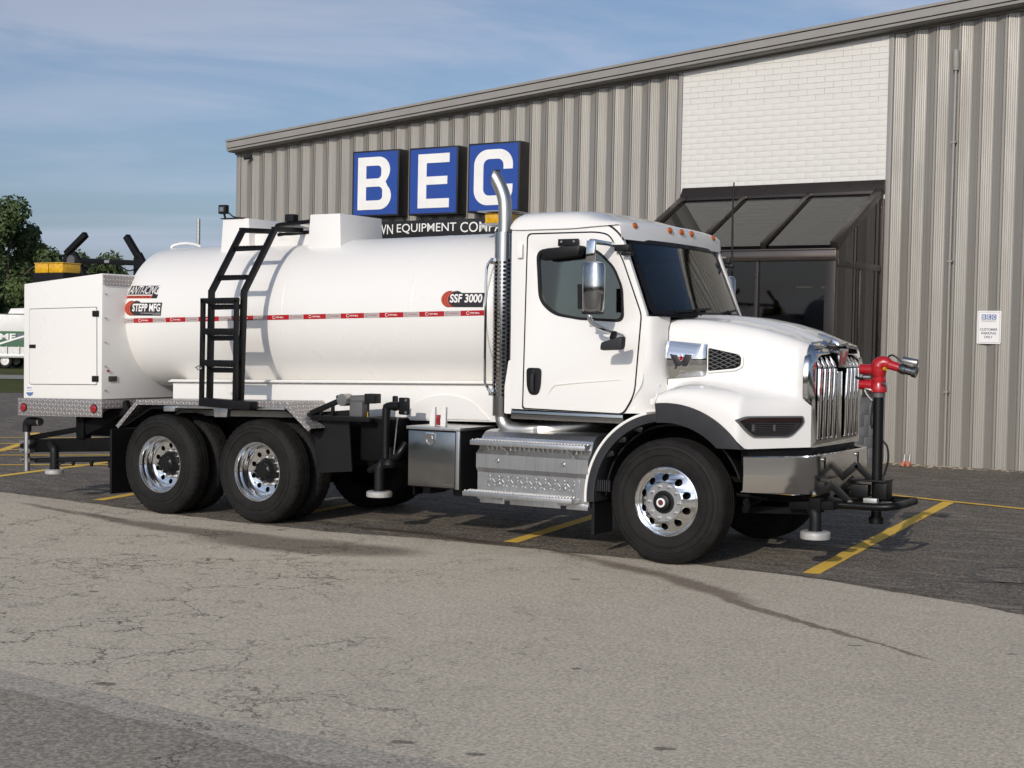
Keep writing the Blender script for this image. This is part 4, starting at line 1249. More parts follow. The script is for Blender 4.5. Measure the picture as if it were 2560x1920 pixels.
# ---- stainless toolbox
TB = link('toolbox', None, T)
MB().box(-2.745, -2.145, .022, .62, .515, 1.085).build('body', 'black_plastic', TB, bevel=.004)
DR = MB().box(-2.735, -2.195, .0, .020, .525, 1.055).build('door', 'stainless_dark', TB, bevel=.004)
MB().box(-2.755, -2.135, -.012, .63, 1.070, 1.100).build('lid', 'aluminium', TB, bevel=.006)
MB().box(-2.190, -2.150, .004, .03, .515, 1.07).build('side_trim', 'aluminium', TB, bevel=.004)
lt = rpoly([(-2.535, 1.045), (-2.425, 1.045), (-2.425, .955), (-2.48, .92), (-2.535, .955)], .02)
lt2 = rpoly([(-2.522, 1.033), (-2.438, 1.033), (-2.438, .963), (-2.48, .935), (-2.522, .963)], .015)
MB().plate([lt, lt2], lambda u, v, w: (u, -.010 + w, v), .012).build('latch_ring', 'chrome', TB, bevel=.002)
MB().plate([lt2], lambda u, v, w: (u, -.004 + w, v), .004).bar((-2.505, -.006, .99), (-2.455, -.006, 1.0), .012, .03).build('latch', 'chrome', TB)
mb = MB()
put_text(mb, 'DAWCO', -2.325, -2.215, .548, .566, lambda u, v: (u, -.0025, v))
mb.build('badge', 'chrome', TB)
for x in (-2.66, -2.3): MB().box(x - .05, x + .05, .2, .5, .43, .515).build('mount_foot', 'black_plastic', TB, bevel=.02)
mk = link('marker_lamp', None, T)
for x in (-2.545, -2.42):
    MB().plate([rpoly([(x - .035, 1.10), (x + .025, 1.10), (x + .025, 1.285), (x + .005, 1.285), (x - .035, 1.17)], .006)], lambda u, v, w: (u, .13 + w, v), .03).build('bracket', 'body_white', mk)
MB().box(-2.497, -2.462, .12, .15, 1.11, 1.21).build('lens', 'lamp_red', mk, bevel=.004)
# ---- fuel tank with steps
FT = link('step_tank', None, T)
pf = [(.15, .43), (.045, .44), (.03, .45), (.03, .70), (.0, .745), (.0, .872), (.012, .885), (.05, .915), (.085, .99), (.10, 1.03), (.16, 1.075), (.25, 1.09), (.60, 1.09), (.60, .43)]
mb = MB()
X0, X1 = -1.955, -.762
mb.grid([[(x, y, z) for y, z in pf] for x in (X0, X1)], True)
mb.add([(X0, y, z) for y, z in pf], [tuple(range(len(pf)))])
mb.add([(X1, y, z) for y, z in pf], [tuple(reversed(range(len(pf))))])
mb.build('body', 'aluminium', FT, ang=20)
for (xa, xb, y0_, y1_, z) in ((-2.0, -.775, -.045, .16, 1.0), (-2.035, -.862, -.11, .045, .525)):
    sp = MB().box(xa, xb, y0_, y1_, z - .045, z - .002).build('step', 'aluminium', FT, bevel=.004)
    MB().box(xa + .003, xb - .003, y0_ + .003, y1_, z - .0018, z + .002).build('step_tread', 'diamond_top', FT)
    tb = MB()
    nn = int((xb - xa) / .032)
    for k in range(nn):
        for j in range(3):
            x, y = xa + .02 + k * .032 + (.016 if j % 2 else 0), y0_ + .022 + j * .045
            tb.lathe([(0, .011), (.009, .008), (.006, .004)], (x, y, z + .002), 'z', 7)
    tb.build('tread_buttons', 'steel', FT, kind='stuff')
for k in range(22):
    if k in (4, 15): continue
    x = -1.87 + k * .05
    if x > -.83: break
    MB().box(x, x + .022, .048, .056, .905, .955).build('grip_louver', 'steel', FT, bevel=.003)
MB().plate([rpoly([(-1.88, .70 - .19), (-.86, .70 - .19), (-.86, .685), (-1.88, .685)], .02)], lambda u, v, w: (u, .0275 + w, v), .003).build('grip_panel', 'aluminium', FT)
MB().box(-1.86, -.90, .0262, .029, .575, .675).build('grip_pattern', 'emboss', FT)
for x in (-1.72, -1.02):
    for z, y in ((.815, -.002), (.595, .026)):
        MB().lathe([(0, .020), (-.006, .020), (-.010, .015), (-.004, .012), (-.003, 0)], (x, y, z), 'y', 18).build('rivet', 'steel', FT)
    MB().tube([(x - .02, -.02, .96), (x + .03, -.02, .96), (x + .09, .03, .90)], .010, smooth=3).build('step_stay', 'steel', FT)
    MB().box(x - .03, x + .05, -.05, .06, .455, .478).build('step_bracket', 'steel', FT)
for a, b in ((-1.92, -1.65), (-1.59, -1.05), (-.99, -.77)):
    MB().box(a, b, .02, .03, .435 - .02, .47).build('skirt_plate', 'aluminium', FT, bevel=.002)
# ------------------------------------------------------------------ cab
CB = link('cab', None, T)
YN, YF = .12, 2.32          # cab sides
def both(fn):
    fn(lambda y: y); fn(lambda y: 2 * YC - y)
# side skin outline (x, z) and window hole
side = [(-1.665, 1.30), (-.50, 1.285), (-.42, 1.38), (-.30, 1.56), (-.275, 1.80), (-.265, 2.14), (-.275, 2.19), (-.525, 2.845), (-.545, 2.985), (-.72, 3.0), (-1.62, 3.0), (-1.69, 2.96)]
side_r = [.02, .02, .05, .05, .02, .03, .02, .04, .01, .01, .05, .05]
win = [(-1.415, 2.775), (-.80, 2.785), (-.60, 2.60), (-.515, 2.42), (-.495, 2.115), (-.95, 2.135), (-1.22, 2.175), (-1.375, 2.30)]
win_r = [.10, .14, .06, .06, .08, .02, .12, .10]
win_p = rpoly(win, win_r, 5)
def inflate(y, x, z):
    """slight tumblehome: upper side leans inwards"""
    return y + (z - 1.3) * .018
SKIN = None
def do(m):
    s = 1 if m(0) == 0 else -1
    MB().plate([rpoly(side, side_r, 4), win_p], lambda u, v, w: (u, m(inflate(YN, u, v) + w), v), .045).build('side_panel', 'white_paint', CB, bevel=.008)
    # window rubber and glass
    cx, cz = -.95, 2.45
    inner = [(cx + (x - cx) * .955, cz + (z - cz) * .94) for x, z in win_p]
    outer = [(cx + (x - cx) * 1.012, cz + (z - cz) * 1.015) for x, z in win_p]
    MB().plate([outer, inner], lambda u, v, w: (u, m(inflate(YN, u, v) - .008 + w), v), .03).build('window_seal', 'black_plastic', CB, bevel=.004)
    MB().plate([[(cx + (x - cx) * .97, cz + (z - cz) * .96) for x, z in win_p]], lambda u, v, w: (u, m(inflate(YN, u, v) + .012 + w), v), .006).build('side_window', 'door_glass', CB)
    # dark door shut lines: thin strips let into the skin
    door = rpoly([(-1.535, 1.30), (-.475, 1.285), (-.365, 1.46), (-.315, 2.18), (-.515, 2.67), (-.66, 2.905), (-.80, 2.93), (-1.525, 2.93)], [.03, .05, .1, .05, .05, .09, .08, .05], 5)
    ccx, ccz = -.95, 2.1
    din = [(ccx + (x - ccx) * .977, ccz + (z - ccz) * .984) for x, z in door]
    g = MB()
    n_ = len(door)
    g.plate([door, din], lambda u, v, w: (u, m(inflate(YN, u, v) - .0012 + w), v), .003)
    g.build('door_gap', 'black_plastic', CB)
    # roof gutter line
    gl = [(-1.69, 2.985), (-.98, 3.005), (-.72, 2.995), (-.60, 2.935), (-.515, 2.845)]
    MB().tube([(x, m(inflate(YN, x, z) - .003), z) for x, z in gl], .009, 8, smooth=4).build('gutter_seal', 'black_plastic', CB)
    # pressed crease low on the door
    MB().tube([(-1.26, m(YN - .000), 1.44), (-1.20, m(YN), 1.52), (-1.10, m(YN), 1.545), (-.50, m(YN), 1.60)], [.004, .010, .010, .003], 8, smooth=5).build('door_crease', 'white_paint', CB)
    # pull handle
    hp = rpoly([(-1.49, 1.685), (-1.33, 1.685), (-1.335, 1.52), (-1.36, 1.435), (-1.455, 1.435), (-1.485, 1.52)], [.04, .04, .03, .05, .05, .03])
    h = MB().plate([hp], lambda u, v, w: (u, m(YN - .006 + w), v), .01).build('handle', 'black_plastic', CB, bevel=.003)
    MB().tube([(-1.41, m(YN - .01), 1.47), (-1.41, m(YN - .03), 1.49), (-1.41, m(YN - .03), 1.60), (-1.41, m(YN - .01), 1.625)], .016, 10, smooth=4).build('grip', 'flare_plastic', h)
    MB().cyl((-1.41, m(YN - .006), 1.655), (-1.41, m(YN - .012), 1.655), .014, n=16).build('key_lock', 'flare_plastic', h)
    # sill strip under the door
    MB().box(-1.66, -.49, *sorted((m(YN + .01), m(YN + .06))), 1.205, 1.283). build('sill', 'stack_chrome', CB, bevel=.004)
both(do)
def do_cowl(m):
    rows = []
    for k in range(13):
        z = lerp(1.30, 2.165, k / 12)
        xf = lerp(-.44, -.25, min(1, (z - 1.30) / .45)) if z < 1.75 else -.25
        rows.append([(xf - .06, m(inflate(YN, 0, z) + .004), z), (xf, m(YN + .012), z), (xf + .035, m(YN + .05), z), (-.185, m(.24), z), (-.168, m(.33), z), (-.166, m(.40), z)])
    MB().grid(rows).build('cowl_side', 'white_paint', CB, ang=60)
both(do_cowl)
MB().box(-1.61, -1.55, YN - .012, YN, 2.70, 2.84).build('hinge_bracket', 'sticker_white', CB, bevel=.006)
# roof: loft over y with rounded edges and a raised centre falling to the visor
ry = [(.125, -.03, 0), (.14, .045, 0), (.19, .10, .0), (.28, .135, .0), (.45, .155, .0), (.8, .168, .0), (1.22, .172, 0)]
ry += [(2 * YC - y, z, q) for y, z, q in reversed(ry[:-1])]
rx = [(-1.700, -.05), (-1.695, .40), (-1.675, .80), (-1.63, .97), (-1.55, 1.0), (-1.35, 1.0), (-1.15, 1.0), (-1.02, .95), (-.92, .78), (-.82, .56), (-.72, .42), (-.62, .30), (-.565, .16), (-.545, -.10), (-.535, -.55), (-.53, -.95)]
rows = []
for y, z, q in ry:
    t = 1 - abs(y - YC) / 1.095
    fwd = .085 * (1 - (1 - t) ** 2.2)
    row = []
    for x, k in rx:
        xx = x + (fwd if x > -1.1 else 0) * min(1, (x + 1.1) / .5) if x > -1.1 else x
        zz = 2.99 + (z * k if k > 0 else .145 * k)
        if k > 0 and k < .98 and x > -1.1: zz = max(zz, 2.985 + z * k)
        row.append((xx, y, zz))
    rows.append(row)
MB().grid(rows).build('roof', 'white_paint', CB, ang=60)
for y, xx in ((.36, -.520), (.98, -.468), (1.22, -.462), (1.46, -.468), (2.08, -.52)):
    MB().lathe([(.0, .001), (.0, .036), (.012, .034), (.022, .022), (.026, .001)], (xx - .0, y, 2.985), 'x', 20, None).build('marker_light', 'lamp_amber', CB)
for o in [o for o in COL.objects if o.name.startswith('marker_light')]:
    o.data.transform(Matrix.Translation((0, 0, 2.985)) @ Matrix.Diagonal((1, 1.15, .85, 1)) @ Matrix.Translation((0, 0, -2.985)))
    c_ = sum((v.co for v in o.data.vertices), Vector()) / len(o.data.vertices)
    o.data.transform(Matrix.Translation((0, c_.y * 0, 0)))
    yy = [.36, .98, 1.22, 1.46, 2.08]
    for v in o.data.vertices:
        y0 = min(yy, key=lambda q: abs(q * 1.15 - v.co.y))
        v.co.y -= y0 * .15
# back wall, floor, fire wall and seats
MB().box(-1.69, -1.65, YN + .03, YF - .03, 1.30, 3.0).build('back_wall', 'white_paint', CB, bevel=.01)
MB().box(-1.648, -1.64, YN + .05, YF - .05, 1.32, 2.95).build('rear_lining', 'dark_interior', CB)
MB().box(-1.64, -.48, YN + .06, YF - .05, 1.29, 1.33).box(-1.6, -.75, YN + .06, YF - .06, 2.90, 2.96).build('lining', 'dark_interior', CB)
mb = MB()
mb.hexa([(-.66, YN + .08, 1.9), (-.40, YN + .08, 1.4), (-.40, YF - .08, 1.4), (-.66, YF - .08, 1.9), (-.66, YN + .10, 2.14), (-.32, YN + .16, 2.12), (-.32, YF - .16, 2.12), (-.66, YF - .10, 2.14)])
mb.build('dashboard', 'dark_interior', CB, bevel=.03)
for y in (.35, 1.60):
    s_ = MB().box(-1.50, -1.0, y, y + .5, 1.55, 1.78).build('seat', 'seat_grey', CB, bevel=.05)
    MB().hexa([(-1.52, y + .02, 1.7), (-1.38, y + .02, 1.7), (-1.38, y + .48, 1.7), (-1.52, y + .48, 1.7), (-1.62, y + .06, 2.40), (-1.50, y + .06, 2.40), (-1.50, y + .44, 2.40), (-1.62, y + .44, 2.40)]).box(-1.62, -1.52, y + .13, y + .37, 2.42, 2.60).build('seat_back', 'seat_grey', s_, bevel=.03)
sw = MB()
sw.tube([(-.83 + .12 * math.cos(t), 1.85 + .23 * math.sin(t), 2.05 + .20 * math.cos(t)) for t in (2 * PI * k / 24 for k in range(25))], .016, 8)
sw.build('steering_wheel', 'black_plastic', CB)
# windshield, curved in plan
def wsp(s, t, k=0.0):
    """s -1..1 across, t 0 bottom..1 top"""
    y = YC + s * lerp(.985, .955, t)
    bow = (1 - abs(s) ** 2.4)
    x = lerp(-.262, -.545, t) + bow * lerp(.165, .10, t)
    z = lerp(2.185, 2.865, t) - .012 * (1 - abs(s) ** 2) * (1 - t)
    return Vector((x + k, y, z + k * .4))
NS, NTT = 28, 8
ws = MB()
ws.grid([[wsp(-1 + 2 * i / NS, j / NTT, .006) for i in range(NS + 1)] for j in range(NTT + 1)])
ws.build('windshield', 'cab_glass', CB, ang=60)
mb = MB()
def strip(path_o, path_i, k):
    mb.grid([[p for p in path_o], [p for p in path_i]])
def edgepath(e):
    a = -1 + e; b = 1 - e; ft = e * 1.5
    P = []
    rr = .06
    def pt(s, t): P.append(wsp(s, t, .010))
    for i in range(NS + 1): pt(a + rr + (b - a - 2 * rr) * i / NS, ft)
    pt(b - rr * .3, ft + rr * .5)
    for j in range(NTT + 1): pt(b, ft + rr * 1.6 + (1 - 2 * ft - 3.2 * rr) * j / NTT)
    pt(b - rr * .3, 1 - ft - rr * .5)
    for i in range(NS + 1): pt(b - rr - (b - a - 2 * rr) * i / NS, 1 - ft)
    pt(a + rr * .3, 1 - ft - rr * .5)
    for j in range(NTT + 1): pt(a, 1 - ft - rr * 1.6 - (1 - 2 * ft - 3.2 * rr) * j / NTT)
    pt(a + rr * .3, ft + rr * .5)
    P.append(P[0])
    return P
mb.grid([edgepath(-.022), edgepath(.040)])
mb.build('windshield_seal', 'black_plastic', CB, ang=60)
for s0, s1 in ((-.72, -.12), (-.02, .62)):
    a_, b_ = wsp(s0, .03, .03), wsp(s1, .10, .03)
    m_ = wsp((s0 + s1) / 2 + .1, .02, .04)
    MB().tube([a_, (a_ + b_) / 2 + Vector((.005, 0, .0)), b_], .011, 8).tube([m_ - Vector((0, 0, .03)), wsp((s0 + s1) / 2, .08, .035)], .012, 8).build('wiper', 'black_plastic', CB)
p0, p1 = wsp(.63, .55, .003), wsp(.75, .72, .003)
mb = MB()
mb.grid([[wsp(.70, .62, -.004), wsp(.82, .62, -.004)], [wsp(.70, .76, -.004), wsp(.82, .76, -.004)]])
mb.build('windshield_sticker', 'sticker_white', CB)
# cowl below the windshield
mb = MB()
rows = []
for j, (dx, dz) in enumerate(((-.01, .004), (.05, -.012), (.10, -.02))):
    rows.append([wsp(-1.03 + 2.06 * i / NS, 0, 0) + Vector((dx, 0, dz)) for i in range(NS + 1)])
mb.grid(rows)
mb.build('cowl', 'black_plastic', CB)
# ------------------------------------------------------------------ hood with fenders
HXS = [-.165, -.02, .12, .28, .44, .56, .66, .74, .82, .90, .98, 1.04, 1.08, 1.102]
def tab(x, xs, ys):
    if x <= xs[0]: return ys[0]
    for i in range(len(xs) - 1):
        if x <= xs[i + 1]:
            p0, p1, p2, p3 = ys[max(0, i - 1)], ys[i], ys[i + 1], ys[min(len(ys) - 1, i + 2)]
            t = (x - xs[i]) / (xs[i + 1] - xs[i])
            return lerp(p1, p2, t)
    return ys[-1]
def hood_section(x):
    sweep = .015 + max(0, x - .66) * 1.285
    k = max(0, min(1, (x - .60) / .10))
    fo = .012 * (1 - k) + sweep * k
    zb = .55 + math.sqrt(max(0, .855 ** 2 - x * x)) if x < .69 else 0
    zb = max(zb, lerp(1.040, 1.052, (x - .68) / .5))
    zf = tab(x, [-.165, .0, .12, .3, .5, .7, .9, 1.05, 1.145], [1.46, 1.535, 1.555, 1.555, 1.530, 1.495, 1.465, 1.44, 1.425])
    hs = tab(x, [-.165, .2, .5, .8, 1.0, 1.1, 1.145], [.365, .385, .405, .445, .50, .575, .645])
    zs = tab(x, [-.165, .1, .4, .65, .85, 1.0, 1.1, 1.145], [2.085, 2.085, 2.055, 2.01, 1.955, 1.905, 1.86, 1.835])
    zc = tab(x, [-.165, .1, .4, .65, .85, 1.0, 1.1, 1.145], [2.200, 2.197, 2.172, 2.125, 2.065, 1.995, 1.94, 1.915])
    hs = max(hs, fo + .004)
    w = hs - fo
    zb = min(zb, zf - .03)
    c = [(fo + .002, zb), (fo, lerp(zb, zf, .35)), (fo + .004 * 1, lerp(zb, zf, .62)), (fo + min(.025, w * .12), lerp(zb, zf, .82)), (fo + min(.075, w * .3), zf - .012), (fo + min(.14, w * .5), zf + .012), (fo + w * .82, zf + .026), (hs - w * .04, zf + .05), (hs, zf + .09), (hs + .003, (zf + zs) / 2), (hs + .010, zs - .05), (hs + .030, zs + .012), (hs + .075, zs + .052)]
    zsh = zs + .052
    ysh = hs + .075
    for t in (.12, .25, .38):
        c.append((lerp(ysh, YC, t), zsh + (zc - zsh) * (1 - (1 - t) ** 2.0) * .72))
    # twin power ridges either side of a flat centre
    zq = zsh + (zc - zsh) * (1 - (1 - .38) ** 2.0) * .72
    c += [(lerp(ysh, YC, .50), zq + .006), (lerp(ysh, YC, .56), zq + .028), (lerp(ysh, YC, .72), zc), (YC, zc + .002)]
    return c
xs = []
for a, b in zip(HXS, HXS[1:]): xs += [a + (b - a) * k / 3 for k in range(3)]
xs.append(HXS[-1])
HD = None
half_rows = [[(x, y, z) for y, z in hood_section(x)] for x in xs]
rows = [r + [(x, 2 * YC - y, z) for x, y, z in reversed(r[:-1])] for r in half_rows]
hood_mb = MB().grid(rows)
rear = rows[0]
HD = hood_mb.build('hood', 'white_paint', T, ang=50)
md = HD.modifiers.new('thickness', 'SOLIDIFY')
md.thickness = .018
md.offset = -1
def hs_at(x): return tab(x, [-.165, .2, .5, .8, 1.0, 1.1, 1.145], [.365, .385, .405, .445, .50, .575, .645])
# shut line between cowl and hood, and the lip of the front fender
MB().tube([(-.170, .366, 1.56), (-.170, .370, 1.80), (-.170, .372, 2.06), (-.170, .42, 2.14)], .009, 8).build('hood_seam', 'grey_trim', CB)
MB().tube([(-.120, .004, 1.395), (-.10, .012, 1.47), (-.105, .06, 1.535), (-.115, .12, 1.56)], .009, 8, smooth=4).build('fender_seam', 'white_paint', CB)
def do2(m):
    # arch flare, quarter fender and dark wheel well
    ss = (lambda a, b: sorted((m(a), m(b))))
    y_, Y_ = ss(-.012, .16)
    MB(lambda q: (q[0], q[1], max(q[2], 1.042) if q[0] > .3 else q[2])).sector(0, .55, .690, .862, 33, 97, y_, Y_, 30).build('fender_flare', 'flare_plastic', HD, ang=40, bevel=.006)
    y_, Y_ = ss(.0, .34)
    MB().sector(0, .55, .775, .800, 104, 184, y_, Y_, 34).build('quarter_fender', 'white_paint', CB, ang=40, bevel=.006)
    y_, Y_ = ss(.004, .30)
    MB().sector(0, .55, .700, .774, 97, 184, y_, Y_, 34).build('quarter_liner', 'flare_plastic', CB, ang=40, bevel=.004)
    y_, Y_ = ss(.17, .74)
    MB().sector(0, .55, .655, .672, 20, 180, y_, Y_, 40).build('wheel_well', 'black_plastic', CB, ang=40)
    y_, Y_ = ss(.02, .12)
    for a in (112, 128, 143):
        t = R(a)
        MB().bar((.66 * math.cos(t), m(.06), .55 + .66 * math.sin(t)), (.73 * math.cos(t + .12), m(.06), .55 + .73 * math.sin(t + .12)), .05, .05).build('liner_rib', 'black_plastic', CB, bevel=.01)
    for k in range(7): MB().box(-.70 + k * .022, -.69 + k * .022, *ss(.03, .06), .60, .70).build('liner_louver', 'flare_plastic', CB)
    y_, Y_ = ss(.05, .40)
    MB().box(-.745, -.715, y_, Y_, .20, .56).build('front_mud_flap', 'black_plastic', CB)
    # amber turn signal
    MB().plate([rpoly([(-.085, 1.395), (.055, 1.405), (.035, 1.365), (.0, 1.35), (-.055, 1.352)], .012)], lambda u, v, w: (u, m(-.004 + w), v), .02).build('turn_signal', 'lamp_amber', HD, bevel=.004)
    # headlight in the swept corner
    def fsw(u, v, w):
        x = lerp(.661, 1.068, u); y = lerp(-.004, .525, u)
        return (x + .795 * (-w), m(y - .607 * (-w) - .012), v)
    hl = rpoly([(.0, 1.290), (.15, 1.322), (.985, 1.322), (1.0, 1.27), (.945, 1.228), (.80, 1.142), (.24, 1.142), (.12, 1.205)], [.01, .05, .02, .02, .04, .08, .05, .03])
    hc = [(u * .93 + .04, (v - 1.23) * .86 + 1.23) for u, v in hl]
    H = MB().plate([hl], lambda u, v, w: fsw(u, v, w - .004), .03).build('headlight', 'grey_trim', T, bevel=.004)
    MB().plate([hc], lambda u, v, w: fsw(u, v, w - .012), .006).build('lens', 'lens_dark', H)
    MB().plate([rpoly([(.10, 1.300), (.95, 1.305), (.95, 1.282), (.13, 1.270)], .004)], lambda u, v, w: fsw(u, v, w - .0065), .003).build('light_bar', 'marker_rose', H)
    MB().plate([rpoly([(.21, 1.262), (.93, 1.262), (.90, 1.225), (.78, 1.155), (.27, 1.155)], .01)], lambda u, v, w: fsw(u, v, w - .0062), .002).build('reflector', 'stack_chrome', H)
    for k in range(6):
        z_ = 1.168 + k * .016
        MB().plate([[(.28, z_), (.86 - .03 * (5 - k) * .6, z_), (.86 - .03 * (5 - k) * .6, z_ + .006), (.28, z_ + .006)]], lambda u, v, w: fsw(u, v, w - .0085), .002).build('lens_rib', 'black_plastic', H)
    for u in (.22, .53):
        MB().plate([rrect(u, u + .035, 1.195, 1.25, .008)], lambda u, v, w: fsw(u, v, w - .011), .004).build('divider_glint', 'sticker_white', H)  # white colour painted in as bright glints on the chrome dividers
    sr = rpoly([(-.04, 1.285), (.13, 1.335), (1.01, 1.335), (1.03, 1.27), (.97, 1.215), (.82, 1.128), (.22, 1.128), (.09, 1.2)], .03)
    # hood side intake: chrome badge panel and mesh
    def fh(u, v, w): return (u, m(hs_at(u) - .012 + w), v)
    cp = rpoly([(-.19, 1.956), (.165, 1.937), (.21, 1.90), (.213, 1.668), (.178, 1.642), (-.185, 1.612)], [.01, .02, .05, .05, .02, .01])
    pg = MB()
    pr = []
    for j in range(13):
        t = -1 + 2 * j / 12
        v0 = 1.785 + t * .166
        row = []
        for i in range(13):
            s_ = i / 12
            u = lerp(-.19, .213, s_)
            zt_, zb_ = lerp(1.956, 1.925, s_), lerp(1.612, 1.652, s_)
            v = lerp(zb_, zt_, (t + 1) / 2)
            bulge = .030 * (1 - t * t) * (1 - max(0, (s_ - .8) / .2) ** 2 * .6) - (.03 * max(0, (s_ - .9) / .1) ** 2) + .003
            row.append(fh(u, v, -bulge))
        pr.append(row)
    pg.grid(pr)
    P_ = pg.build('intake_panel', 'chrome', HD, ang=70)
    frm = rpoly([(-.20, 1.975), (.17, 1.957), (.235, 1.915), (.235, 1.655), (.185, 1.622), (-.20, 1.590)], .03)
    W_ = MB()
    for lp in ([(-.121, 1.828), (-.055, 1.828), (-.020, 1.765), (-.052, 1.728), (-.072, 1.728)], [(.088, 1.831), (.022, 1.831), (-.013, 1.765), (.019, 1.729), (.040, 1.729)], [(-.052, 1.728), (-.017, 1.772), (.019, 1.729), (.0, 1.729), (-.017, 1.745), (-.033, 1.728)]):
        W_.plate([lp], lambda u, v, w: fh(u, v, w - .040), .010)
    W_.build('emblem', 'sticker_black', P_, bevel=.0015)
    WE = MB()
    for lp in ([(-.130, 1.834), (-.048, 1.834), (-.017, 1.78), (.015, 1.836), (.097, 1.837), (.045, 1.722), (.005, 1.722), (-.017, 1.755), (-.04, 1.722), (-.077, 1.722)],):
        WE.plate([lp], lambda u, v, w: fh(u, v, w - .037), .008)
    WE.build('emblem_edge', 'chrome', P_, bevel=.001)
    E_ = MB()
    E_.plate([[(-.016 + (.030 if k % 2 == 0 else .013) * math.sin(2 * PI * k / 10), 1.800 + (.030 if k % 2 == 0 else .013) * math.cos(2 * PI * k / 10)) for k in range(10)]], lambda u, v, w: fh(u, v, w - .044), .008)
    E_.build('emblem_star', 'lamp_red', P_)
    vp = rpoly([(.222, 1.895), (.50, 1.842), (.525, 1.815), (.522, 1.745), (.475, 1.719), (.222, 1.690)], [.02, .03, .02, .02, .04, .02])
    V_ = MB().plate([vp], lambda u, v, w: fh(u, v, w - .0), .012).build('side_vent', 'black_frame', HD)
    ms = MB()
    for k in range(-2, 9):
        for d in (1, -1):
            seg = []
            for t in range(25):
                u = .225 + t * .0125
                v = 1.69 + k * .035 + d * (t * .0125) * .42 + (.0 if d > 0 else .05)
                zt_, zb_ = lerp(1.888, 1.838, (u - .222) / .3), lerp(1.694, 1.742, (u - .222) / .3)
                if zb_ < v < zt_ and u < .52: seg.append(fh(u, v, -.004))
            if len(seg) > 1: ms.tube(seg, .0035, 5)
    ms.build('vent_mesh', 'grey_trim', V_)
    MB().plate([rpoly([(.212, 1.912), (.505, 1.858), (.545, 1.82), (.542, 1.735), (.485, 1.700), (.212, 1.672)], .025), vp], lambda u, v, w: fh(u, v, w - .006), .012).build('vent_rim', 'white_paint', HD, bevel=.003)
both(do2)
# fill between bumper and hood
MB().hexa([(.66, .12, .90), (1.08, .66, .90), (1.08, 1.78, .90), (.66, 2.32, .90), (.66, .10, 1.045), (1.08, .64, 1.05), (1.08, 1.80, 1.05), (.66, 2.34, 1.045)]).build('bumper_filler', 'black_plastic', T)
# ------------------------------------------------------------------ grille
GR = link('grille', None, T)
def gx(y): return 1.128 - .016 * (abs(y - YC) / .58) ** 2
# chrome surround: rows around the opening, wrapping back to the hood
def surround(y, z): return gx(y)
out_ = rpoly([(.60, 1.045), (1.84, 1.045), (1.84, 1.40), (1.92, 1.48), (1.92, 1.80), (1.74, 1.945), (1.22, 1.985), (.70, 1.945), (.52, 1.80), (.52, 1.48), (.60, 1.40)], [.01, .01, .02, .02, .10, .12, .02, .12, .10, .02, .02], 5)
inn_ = rpoly([(.675, 1.105), (1.765, 1.105), (1.79, 1.45), (1.78, 1.80), (1.66, 1.845), (1.22, 1.87), (.78, 1.845), (.66, 1.80), (.65, 1.45)], [.02, .02, .02, .04, .05, .02, .05, .04, .02], 5)
mb = MB()
tri = tessellate_polygon([[Vector((u, v, 0)) for u, v in out_], [Vector((u, v, 0)) for u, v in inn_]])
allp = out_ + inn_
mb.add([(gx(y) - max(0, z - 1.80) * .35, y, z) for y, z in allp], [tuple(t) for t in tri])
cap = []
for x in (1.060, 1.062, 1.075, 1.09, 1.106):
    s_ = hood_section(x)[7:]
    k = 0 if x == 1.060 else .008
    s_ = [(x, y - k * max(0, min(1, (.85 - y) / .2)), z + k * max(0, min(1, (y - .48) / .12))) for y, z in s_]
    cap.append(s_ + [(x, 2 * YC - y, z) for x, y, z in reversed(s_[:-1])])
MB().grid(cap).build('nose_cap', 'chrome', GR, ang=50)
back = [(gx(y) - max(0, z - 1.80) * .35 - .11, y, z) for y, z in inn_]
front = [(gx(y) - max(0, z - 1.80) * .35, y, z) for y, z in inn_]
mb.grid([front + [front[0]], back + [back[0]]])
rim0 = [(gx(y) - max(0, z - 1.80) * .35, y, z) for y, z in out_]
rim1 = [(gx(y) - max(0, z - 1.80) * .35 - .015, y + (y - YC) * .018, z + (.008 if z > 1.8 else 0)) for y, z in out_]
rim2 = [(gx(y) - max(0, z - 1.80) * .35 - .055, y + (y - YC) * .022, z + (.010 if z > 1.8 else 0)) for y, z in out_]
mb.grid([rim0 + [rim0[0]], rim1 + [rim1[0]], rim2 + [rim2[0]]])
mb.build('surround', 'chrome', GR, ang=50)
mb = MB()
mb.grid([[(gx(y) - .13, y, z) for y in (.62, .9, 1.22, 1.54, 1.82)] for z in (1.06, 1.9)])
mb.build('screen', 'black_frame', GR)
for k in range(-5, 6):
    if abs(k) == 5: continue
    y = YC + (0 if k == 0 else (.085 + .112 * (abs(k) - .25)) * (1 if k > 0 else -1))
    if k == 0:
        MB().box(gx(y) - .05, gx(y) + .004, y - .06, y + .06, 1.10, 1.70).build('grille_bar', 'bumper_chrome', GR, bevel=.008)
        continue
    t = abs(y - YC) / .52
    ztop = 1.835 - .02 * t
    kink = 1.73
    b = MB()
    b.bar((gx(y) - .01, y, 1.11), (gx(y) + .002, y, kink), .062, .05, (1, 0, 0))
    b.bar((gx(y) + .002, y, kink), (gx(y) - .05, y + (.0 if y > YC else -.0), ztop), .062, .05, (1, 0, 0))
    b.build('grille_bar', 'chrome', GR, bevel=.010)
EM = MB().hexa([(1.08, 1.14, 1.735), (1.150, 1.12, 1.735), (1.150, 1.32, 1.735), (1.08, 1.30, 1.735), (1.08, 1.13, 1.895), (1.167, 1.10, 1.905), (1.167, 1.34, 1.905), (1.08, 1.31, 1.895)]).build('emblem', 'bumper_chrome', GR, bevel=.01)
W_ = MB()
